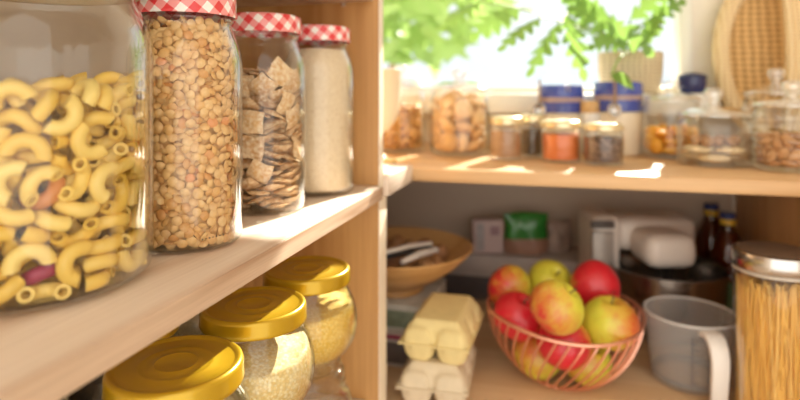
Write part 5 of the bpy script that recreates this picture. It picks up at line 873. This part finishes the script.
m = MB().tube([a0+Vector((0,0,.002)),(a0+a1)/2+Vector((0,0,.004)),a1+Vector((0,0,.002))],[.0045,.0060,.0048],10); m.build('upper_arm',BSTEEL,t_)
m = MB().tube([a0+Vector((0.002,-.006,-.004)),(a0+a1)/2+Vector((.002,-.006,-.002)),a1+Vector((.002,-.006,-.003))],[.004,.0055,.004],10); m.build('grip',BLK,t_)
m = MB().tube([b0,(b0+b1)/2+Vector((0,0,.003)),b1],[.0042,.0058,.0055],10); m.build('lower_arm',BSTEEL,t_)

# ------------------------------------------------------------------ egg cartons
def egg_carton(label, loc, rotz, mt):
    t_ = thing('egg_carton', label, 'egg carton', loc, rotz)
    L, W = .152, .104; nu, nv = 54, 38
    def cells(u, v, a=.0252, b=.0252):
        best = 0
        for cu in (-.0495,0,.0495):
            for cv in (-.0245,.0245):
                d = (abs((u-cu)/a))**3.2+(abs((v-cv)/b))**3.2
                best = max(best, max(0,1-d)**.45 if d < 1 else 0)
        return best
    def sheet(hf, z0, sgn, nm):
        m = MB(); G = []
        for i in range(nu+1):
            row = []
            for j in range(nv+1):
                u,v = (i/nu-.5)*L, (j/nv-.5)*W
                row.append(m.bm.verts.new((u,v,z0+sgn*hf(u,v))))
            G.append(row)
        for i in range(nu):
            for j in range(nv): m.bm.faces.new((G[i][j],G[i+1][j],G[i+1][j+1],G[i][j+1]))
        B_ = [[m.bm.verts.new((v.co.x*1.0,v.co.y*1.0,z0-sgn*.0012)) for v in row] for row in (G[0],G[-1],[g[0] for g in G],[g[-1] for g in G])]
        for top,bot in zip((G[0],G[-1],[g[0] for g in G],[g[-1] for g in G]),B_):
            for i in range(len(top)-1): m.bm.faces.new((top[i],top[i+1],bot[i+1],bot[i]))
        return m.build(nm, mt, t_, ang=60)
    def lidh(u, v):
        e = min(L/2-.004-abs(u), W/2-.004-abs(v))
        if e <= 0: return 0
        plate = min(1, max(0,(min((L/2-.010-abs(u))/.011, (W/2-.006-abs(v))/.018))))
        plate = 1-(1-plate)**2.2 if plate > 0 else 0
        return .031*max(plate, .74*cells(u,v,.0262,.0242))
    def cup(u, v): return .0285*cells(u,v,.0240,.0240)
    sheet(cup, .029, -1, 'tray'); sheet(lidh, .0312, 1, 'lid')
    return t_
EGGY = plain('yellow_pulp_card',(.80,.66,.32),.85,var=.08,scale=70,bmp=.25)
EGGG = plain('cream_pulp_card',(.72,.61,.44),.85,var=.08,scale=70,bmp=.25)
pe0 = on(429,393,ZC)
ec = Vector((-.166,.874,ZC))
egg_carton('cream egg carton on the pine board, under the yellow one', ec+Vector((-.006,-.004,.0022)), PI/2+.05, EGGG)
egg_carton('yellow egg carton stacked on top of the cream one', ec+Vector((0,.006,.0605)), PI/2-.03, EGGY)

# ------------------------------------------------------------------ packets at the back
carton('long_packet','dark long cardboard pack at the back, under the pale flat packet',(-.085,1.318,ZC),(.36,.12,.052),plain('dark_card',(.09,.07,.07),.6,var=.4,scale=30))
carton('long_packet','pale grey flat packet lying across the back, behind the yellow egg carton',(-.085,1.318,ZC+.0525),(.37,.13,.047),plain('grey_wrap',(.46,.40,.37),.5,var=.25,scale=22),'packet')
zt = ZC+.100
pk = base(487.5,1.28,zt)
carton('food_packet','pinkish white printed packet standing beside the green bag',pk,(.066,.03,.072),plain('pink_packet_card',(.62,.47,.45),.6,var=.15,scale=25),'packet',YAW,extra=[('printed_panel',((-.018,-.0152,.036),(.016,.001,.06)),plain('grey_print',(.42,.38,.38),.6,var=.4,scale=80)),('printed_panel',((.014,-.0152,.050),(.02,.001,.02)),plain('dusk_print',(.36,.22,.24),.6))])
def bag(name, label, p, w, h, d, mt, rotz, band=None, cat='packet', lean=0):
    t_ = thing(name, label, cat, p, rotz)
    m = MB(); nu, nz = 16, 16; rr = random.Random(int(w*1e5))
    F,B = [],[]
    for s_,G in ((-1,F),(1,B)):
        for j in range(nz+1):
            row = []
            for i in range(nu+1):
                u,v = i/nu*2-1, j/nz
                th = d/2*(1-abs(u)**3)*(1-v**3)**.6 if v > 0 else d/2*(1-abs(u)**3)
                wr = .0035*noise.noise(Vector((u*2.5,v*3,s_*3+w*40)))
                row.append((u*w/2*(1+.05*math.sin(v*7)), s_*max(.0006,th)+wr+lean*v*h, v*h+.004*noise.noise(Vector((u*2,w*70,1)))*v))
            G.append([m.bm.verts.new(q) for q in row])
    for G in (F,B):
        for j in range(nz):
            for i in range(nu):
                f = m.bm.faces.new((G[j][i],G[j][i+1],G[j+1][i+1],G[j+1][i]))
                f.material_index = 1 if (band and j < nz*band) else 0
    for j in range(nz):
        for i in (0,nu): m.bm.faces.new((F[j][i],F[j+1][i],B[j+1][i],B[j][i]))
    for i in range(nu):
        m.bm.faces.new((F[0][i],F[0][i+1],B[0][i+1],B[0][i])); m.bm.faces.new((F[nz][i],F[nz][i+1],B[nz][i+1],B[nz][i]))
    m.build('pouch', mt, t_, ang=60); return t_
GRN = plain('green_foil',(.035,.24,.035),.3,var=.5,scale=60,Coat_Weight=.5)
BRN = plain('brown_print',(.36,.19,.13),.45)
bag('snack_bag','bright green foil bag with a brown base behind the apples',base(526,1.27,zt),.094,.088,.034,[GRN,BRN],YAW,.32,'bag')
bag('snack_bag','small pale brown packet leaning beside the green bag',base(560,1.285,zt),.056,.066,.02,[plain('pale_wrap',(.45,.33,.27),.5,var=.5,scale=45)],YAW+.3,None,'packet')

# ------------------------------------------------------------------ copper basket of apples
pk = base(563,.925,ZC)
t_ = thing('copper_fruit_basket','round copper wire basket heaped with apples','basket',pk)
RR, HB, RB = .1205, .105, .050
m = MB().tube([(RR*math.cos(a),RR*math.sin(a),HB+.006*math.sin(a*2+.6)) for a in [2*PI*k/80 for k in range(80)]],.0030,10,close=True); m.build('rim',COPPER,t_)
m = MB().tube([(RB*math.cos(a),RB*math.sin(a),.0030) for a in [2*PI*k/48 for k in range(48)]],.0026,10,close=True); m.build('base_ring',COPPER,t_)
NWIRE = 40
def wire_r(z): u = max(0,min(1,z/HB)); return RB+(RR-RB)*math.sin(u*PI/2)**.78 if u > 0 else RB
pts = []
for k in range(14):
    u = k/13; z = .003+(HB-.003)*(u**1.35)
    a = .55*u
    r_ = RB+(RR-RB)*(1-(1-u)**1.7)
    pts.append((r_,a,z))
for w_ in range(NWIRE):
    a0_ = 2*PI*w_/NWIRE
    m = MB().tube([(r_*math.cos(a+a0_),r_*math.sin(a+a0_),z+(.006*math.sin((a+a0_)*2+.6))*(i/13)) for i,(r_,a,z) in enumerate(pts)],.0016,6)
    m.build('wire',COPPER,t_)
def br(z):
    for (ra,_,za),(rb_,_,zb_) in zip(pts,pts[1:]):
        if za <= z <= zb_: return ra+(rb_-ra)*(z-za)/(zb_-za)
    return RR if z > HB else RB
# px, py, Z guess, radius, blush dir (camera right, camera up, towards camera), amount, tip dir, label
AP = [(508,291,.955,.0370,(-.85,.2,.3),.38,(.5,-.5,.6),'red apple with a yellow cheek at the left of the heap'),
 (551,282,.995,.0385,(-.6,-.9,-.4),-.10,(.1,.5,.5),'plain yellow apple at the top of the heap'),
 (558,312,.862,.0380,(-.8,-.3,.3),.30,(.55,.75,.25),'yellow-green apple with a pink flush in the middle of the heap'),
 (596,294,.925,.0410,(.1,.3,.6),.85,(.55,-.25,.8),'deep red apple at the right of the heap'),
 (609,342,.860,.0410,(.9,.0,.3),.22,(.0,1,.15),'apple half yellow and half red at the right rim of the basket'),
 (521,332,.915,.0375,(-.2,.2,.6),.95,(.2,.7,.3),'dark red apple inside the left rim of the basket'),
 (562,357,.845,.0390,(-.3,.1,.7),.70,(.0,.9,.4),'crimson apple behind the wires at the front of the basket'),
 (592,376,.880,.0370,(-.6,.5,.4),.0,(.2,.5,.3),'yellow apple low behind the wires on the right'),
 (533,372,.900,.0370,(-.4,.5,.4),.05,(.3,.4,.3),'yellow apple low behind the wires on the left'),
 (590,335,.985,.0380,(.2,.5,.3),.6,(.2,.8,0),'red apple at the back of the basket, mostly hidden'),
 (545,345,.985,.0380,(.2,.5,.3),.5,(.2,.8,0),'apple deep in the middle of the basket, mostly hidden')]
P = [at(a[0],a[1],a[2]) for a in AP]; T0 = [v.copy() for v in P]
for it in range(400):
    for i in range(len(P)):
        d = T0[i]-CAM; d.normalize(); w = P[i]-CAM; tgt = CAM+d*w.dot(d)
        P[i] += (tgt-P[i])*.08+(T0[i]-P[i])*.015
    for i in range(len(P)):
        for j in range(i):
            d = P[i]-P[j]; mn = (AP[i][3]+AP[j][3])*1.01
            if 1e-6 < d.length < mn:
                s_ = d.normalized()*(mn-d.length)*.5; P[i] += s_; P[j] -= s_
        r_ = AP[i][3]; q = P[i]-pk
        q.z = max(q.z, .0045+r_*.96)
        for _ in range(2):
            rad = math.hypot(q.x,q.y)
            # keep the ball inside the wires
            for (rw,_,zw) in pts:
                gr = rw-.0015
                dd = math.hypot(gr-rad, zw-q.z)
                if dd < r_ and rad > 1e-5:
                    ux,uz = (rad-gr)/dd,(q.z-zw)/dd
                    if rad > gr and q.z < zw: ux,uz = -1,.3
                    k_ = (r_-dd)*.7
                    nr = max(0,rad+ux*k_); q.x *= nr/rad; q.y *= nr/rad; q.z += uz*k_; rad = max(1e-5,nr)
        P[i] = pk+q
for (x,y,Z,r,bl,am,tip,lab),p in zip(AP,P):
    W3 = lambda v: (RT*v[0]+UP*v[1]-FW*v[2]).normalized()
    axis = W3(tip); q = Vector((0,0,1)).rotation_difference(axis)
    bll = q.inverted()@W3(bl)
    m = MB(); n = 26; prof = []
    for k in range(n+1):
        th = PI*k/n
        rr = 1.0*math.sin(th)*(1+.06*math.cos(th)) if 0 < k < n else 0
        zz = -math.cos(th)*.93
        zz -= .30*math.exp(-(rr/.20)**2) if zz > 0 else -.20*math.exp(-(rr/.22)**2)
        prof.append((max(0,rr)*r*1.02, zz*r))
    m.lathe(prof, 36, wob=lambda a,z: 1+.018*math.cos(5*a)*(1 if z < 0 else .4)+.015*math.cos(2*a+1))
    o = m.build('apple', apple_mat('apple_skin', tuple(bll), am), None, p); o.rotation_mode = 'QUATERNION'; o.rotation_quaternion = q
    tag(o, lab, 'apple', 'apples in the copper basket')
    MB().tube([(0,0,r*.60),(.001,0,r*.8),(.003,.001,r*1.02)],[.0014,.0012,.0016],7).build('stem', plain('apple_stem',(.16,.10,.04),.7), o)
    MB().lathe([(0,-r*.80),(.003,-r*.785),(.0042,-r*.76)][::-1],7).build('calyx', plain('apple_calyx',(.12,.08,.04),.8), o)

# ------------------------------------------------------------------ stand mixer
WPL = plain('warm_white_plastic',(.80,.70,.62),.35,var=.02)
t_ = thing('stand_mixer','white stand mixer with a steel bowl at the back','mixer',(.2023,1.178,ZC))
o_ = Vector((.2023,1.178,ZC))
def L(x,y,Z): return at(x,y,Z)-o_
tw = L(599,243,1.13)
Rz = Matrix.Rotation(YAW,3,'Z')
MB().box((tw.x,tw.y+.02,.108),(.054,.10,.216),.012,Rz,4).build('tower',WPL,t_)
MB().box((tw.x+.004,tw.y-.034,.104),(.042,.012,.170),.004,Rz).build('control_panel',plain('grey_control_panel',(.40,.35,.31),.35,.2,var=.2,scale=60),t_)
MB().box((tw.x+.004,tw.y-.037,.203),(.044,.012,.014),.003,Rz).build('vent_grille',plain('dark_vent',(.09,.07,.06),.5),t_)
MB().lathe([(0,0),(.013,0),(.013,.006),(.011,.009),(0,.009)],24,(tw.x+.008,tw.y-.040,.10),Matrix.Rotation(PI/2,3,'X')).build('dial',plain('dark_dial',(.16,.14,.13),.4),t_)
am_ = L(655,230,1.14)
MB().box((am_.x-.010,am_.y+.012,.177),(.158,.088,.064),.020,Rz,5).build('arm',WPL,t_)
hd = L(663,250,1.065)
m = MB().box((hd.x,hd.y+.012,.166),(.094,.10,.062),.022,Rz,5); m.build('head',WPL,t_)
MB().box((tw.x+.045,tw.y+.03,.010),(.11,.08,.018),.006,Rz).build('base',WPL,t_)
MB().lathe([(0,.006),(.060,.004),(.070,.008),(.094,.045),(.101,.090),(.1025,.127),(.107,.1285),(.107,.1305),(.1015,.1305),(.0995,.127),(.098,.09),(.091,.046),(.067,.011),(0,.009)],64).build('mixing_bowl',plain('mixer_bowl_steel',(.30,.26,.23),.25,1,.05),t_)
MB().tube([(hd.x+.01,hd.y+.02,.15),(hd.x+.01,hd.y+.02,.06)],.008,12).build('beater_shaft',DSTEEL,t_)

# ------------------------------------------------------------------ oil bottles
OIL = glassmat('amber_oil_bottle',(.50,.22,.05),.06,.5,.05,2.5)
def bottle(label, loc, rotz=0):
    t_ = thing('oil_bottle', label, 'bottle', loc, rotz)
    MB().lathe([(0,.001),(.026,0),(.032,.004),(.033,.02),(.033,.115),(.031,.135),(.024,.160),(.0155,.180),(.0122,.192),(.0122,.204),(0,.204)],40).build('bottle_body', OIL, t_)
    MB().lathe([(0,.010),(.029,.010),(.0305,.02),(.0305,.115),(.028,.135),(.021,.158),(.012,.178),(0,.179)],32).build('oil',plain('dark_amber_oil',(.30,.105,.018),.3),t_)
    MB().lathe([(.0336,.03),(.0337,.031),(.0337,.088),(.0336,.089)],40).build('label',[plain('green_gold_label',(.10,.16,.05),.5,var=.6,scale=40)],t_)
    cp = MB().lathe([(.0135,.194),(.0142,.195),(.0142,.2045),(.0135,.2055),(0,.2055)],28).build('cap_ring',plain('yellow_cap_ring',(.80,.50,.05),.4),t_)
    MB().lathe([(.0138,.2056),(.0143,.207),(.0143,.215),(.0125,.2175),(0,.2178)],28).build('cap',plain('blue_cap',(.025,.045,.20),.4),t_)
    return t_
b1 = bottle('amber oil bottle with a blue cap at the very back, second from the spaghetti', base(711.5,1.222,ZC))
pb2 = base(728,1.135,ZC)
dup(b1, pb2, 1, 'amber oil bottle with a blue and yellow cap just behind the spaghetti jar')

# ------------------------------------------------------------------ measuring cup
pc = base(689.5,.91,ZC)
t_ = thing('measuring_cup','translucent plastic measuring cup with a white handle','measuring cup',pc,YAW)
CLR = plastic_clear('frosted_clear_plastic',(.84,.81,.78),.11,.25)
def spout(a,z): 
    d = (a-R(170)+PI)%(2*PI)-PI
    return 1+(.03*math.exp(-(d/.22)**2) if z > .09 else 0)
MB().lathe([(0,.0015),(.050,.001),(.0555,.004),(.0570,.010),(.0635,.095),(.0660,.104),(.0672,.107),(.0660,.1085),(.0640,.106),(.0612,.095),(.0545,.011),(.050,.006),(0,.005)],64,wob=spout).build('cup_body',CLR,t_)
MB().tube([(.0662*math.cos(a),.0662*math.sin(a),.1075) for a in [2*PI*k/64 for k in range(64)]],.0021,8,close=True).build('rim',plastic_clear('milky_rim_plastic',(.90,.87,.84),.5,.25),t_)
hm = plain('white_handle_plastic',(.78,.73,.68),.35,var=.02)
ha = R(-93); hx = Vector((math.cos(ha),math.sin(ha),0)); hy = Vector((-hx.y,hx.x,0))
path = [(.0625,.099),(.072,.1015),(.084,.098),(.0925,.088),(.0965,.074),(.0960,.055),(.0935,.030),(.0915,.008)]
m = MB(); rows = []
for i,(r_,z) in enumerate(path):
    a = Vector(path[max(0,i-1)]); b = Vector(path[min(len(path)-1,i+1)]); tg = (b-a).normalized(); nr = Vector((-tg.y,tg.x))
    w_ = .0145-.003*(i/len(path)); th = .0055
    row = []
    for k in range(12):
        an = 2*PI*k/12; cx_ = math.copysign(abs(math.cos(an))**.6,math.cos(an))*w_; cy_ = math.copysign(abs(math.sin(an))**.6,math.sin(an))*th
        row.append(m.bm.verts.new(hx*(r_+nr.x*cy_)+hy*cx_+Vector((0,0,z+nr.y*cy_))))
    rows.append(row)
for A,B in zip(rows,rows[1:]):
    for k in range(12): m.bm.faces.new((A[k],A[(k+1)%12],B[(k+1)%12],B[k]))
m.bm.faces.new(rows[0][::-1]); m.bm.faces.new(rows[-1])
m.build('handle',hm,t_)
m = MB(); BLKP = plain('black_scale_print',(.05,.05,.06),.6)
for col,a_c in ((0,R(-112)),(1,R(-90))):
    for k in range(9):
        z = .020+k*.0085; r_ = .0570+(.0635-.0570)*(z-.01)/.085+.0004
        wd = .10 if k%2 == 0 else .06
        m.lathe([(r_,z),(r_+.0002,z+.0011)],6,a0=a_c,a1=a_c+wd)
    m.lathe([(.0576,.018),(.0636,.092)],2,a0=a_c-.035,a1=a_c-.015)
m.build('scale_marks',BLKP,t_)
MB().lathe([(.0500,.0062),(.0541,.0105),(.0548,.016)],48).build('base_shade',plain('cup_base_shadow',(.17,.16,.16),.4),t_)  # dark ring painted in as the shade at the cup bottom

# ------------------------------------------------------------------ spaghetti jar
ps = base(775,.80,ZC)
t_ = thing('spaghetti_jar','tall glass jar with a steel lid, packed with spaghetti','jar',ps)
MB().lathe(closed_profile([(.040,0),(.048,.001),(.0515,.005),(.0515,.205)],.0025,.006),56).build('jar_body',GLASS,t_,ang=60)
lid = MB().lathe([(0,.2355),(.047,.2355),(.0515,.2345),(.0532,.231),(.0532,.2135),(.0525,.2125),(.0470,.2125),(.047,.228),(0,.229)][::-1],64).build('lid',STEEL,t_,ang=40)
MB().lathe([(0,.2362),(.0455,.2362),(.0470,.2357)][::-1],64).build('lid_top',plain('brown_lid_top',(.13,.085,.06),.45,.1),lid)
MB().lathe([(.0505,.2065),(.0522,.2075),(.0522,.2115),(.0505,.2123)],56).build('seal_ring',plain('clear_seal',(.55,.48,.40),.3),t_)
m = MB(); r1 = random.Random(9)
for k in range(420):
    a = r1.uniform(0,2*PI); r_ = .0470*math.sqrt(r1.uniform(.30,1)); tw_ = r1.gauss(0,.30)
    h = r1.uniform(.185,.200)
    p0 = Vector((r_*math.cos(a),r_*math.sin(a),.0075)); r2 = min(.0472,r_*r1.uniform(.9,1.03)); p1 = Vector((r2*math.cos(a+tw_),r2*math.sin(a+tw_),h))
    m.tube([p0,(p0+p1)/2*1.0,p1],.00105,5)
m.lathe([(0,.008),(.037,.008),(.037,.18),(0,.18)],24)
tag(m.build('spaghetti',island('spaghetti',[(0,(.78,.43,.07)),(.5,(.88,.53,.11)),(1,(.94,.63,.20))],.45),None,ps),'dense bundle of golden spaghetti standing in the steel-lidded jar','spaghetti',kind='stuff')

# ------------------------------------------------------------------ light
w = bpy.data.worlds.new('sky_with_fill'); sc.world = w; w.use_nodes = True; nt = w.node_tree; nt.nodes.clear()
out = nt.nodes.new('ShaderNodeOutputWorld'); bg = nt.nodes.new('ShaderNodeBackground')
t = N(nt,'ShaderNodeTexCoord'); sp = N(nt,'ShaderNodeSeparateXYZ'); nt.links.new(t.outputs['Generated'], sp.inputs[0])
f = math_(nt,'ADD', math_(nt,'MULTIPLY', sp.outputs[1], 1.4), .25, True)
up_ = math_(nt,'ADD', math_(nt,'MULTIPLY', sp.outputs[2], 2.5), .3, True)
sky = mixc(nt, up_, (.78,.90,1.0), (1.0,.99,.97))
c = mixc(nt, f, (.84,.79,.71), sky)  # warm half behind the camera is added fill, the rest is sky
nt.links.new(c, bg.inputs[0]); nt.links.new(math_(nt,'ADD', math_(nt,'MULTIPLY', f, -1.0), 1.85), bg.inputs[1]); nt.links.new(bg.outputs[0], out.inputs[0])
sd = bpy.data.lights.new('sun','SUN'); sd.energy = 12; sd.angle = R(.8); sd.color = (1,.93,.80)
so = bpy.data.objects.new('sun', sd); C.objects.link(so); so.location = (1,4,4)
so.rotation_euler = Vector((.22,1,.62)).to_track_quat('Z','Y').to_euler()
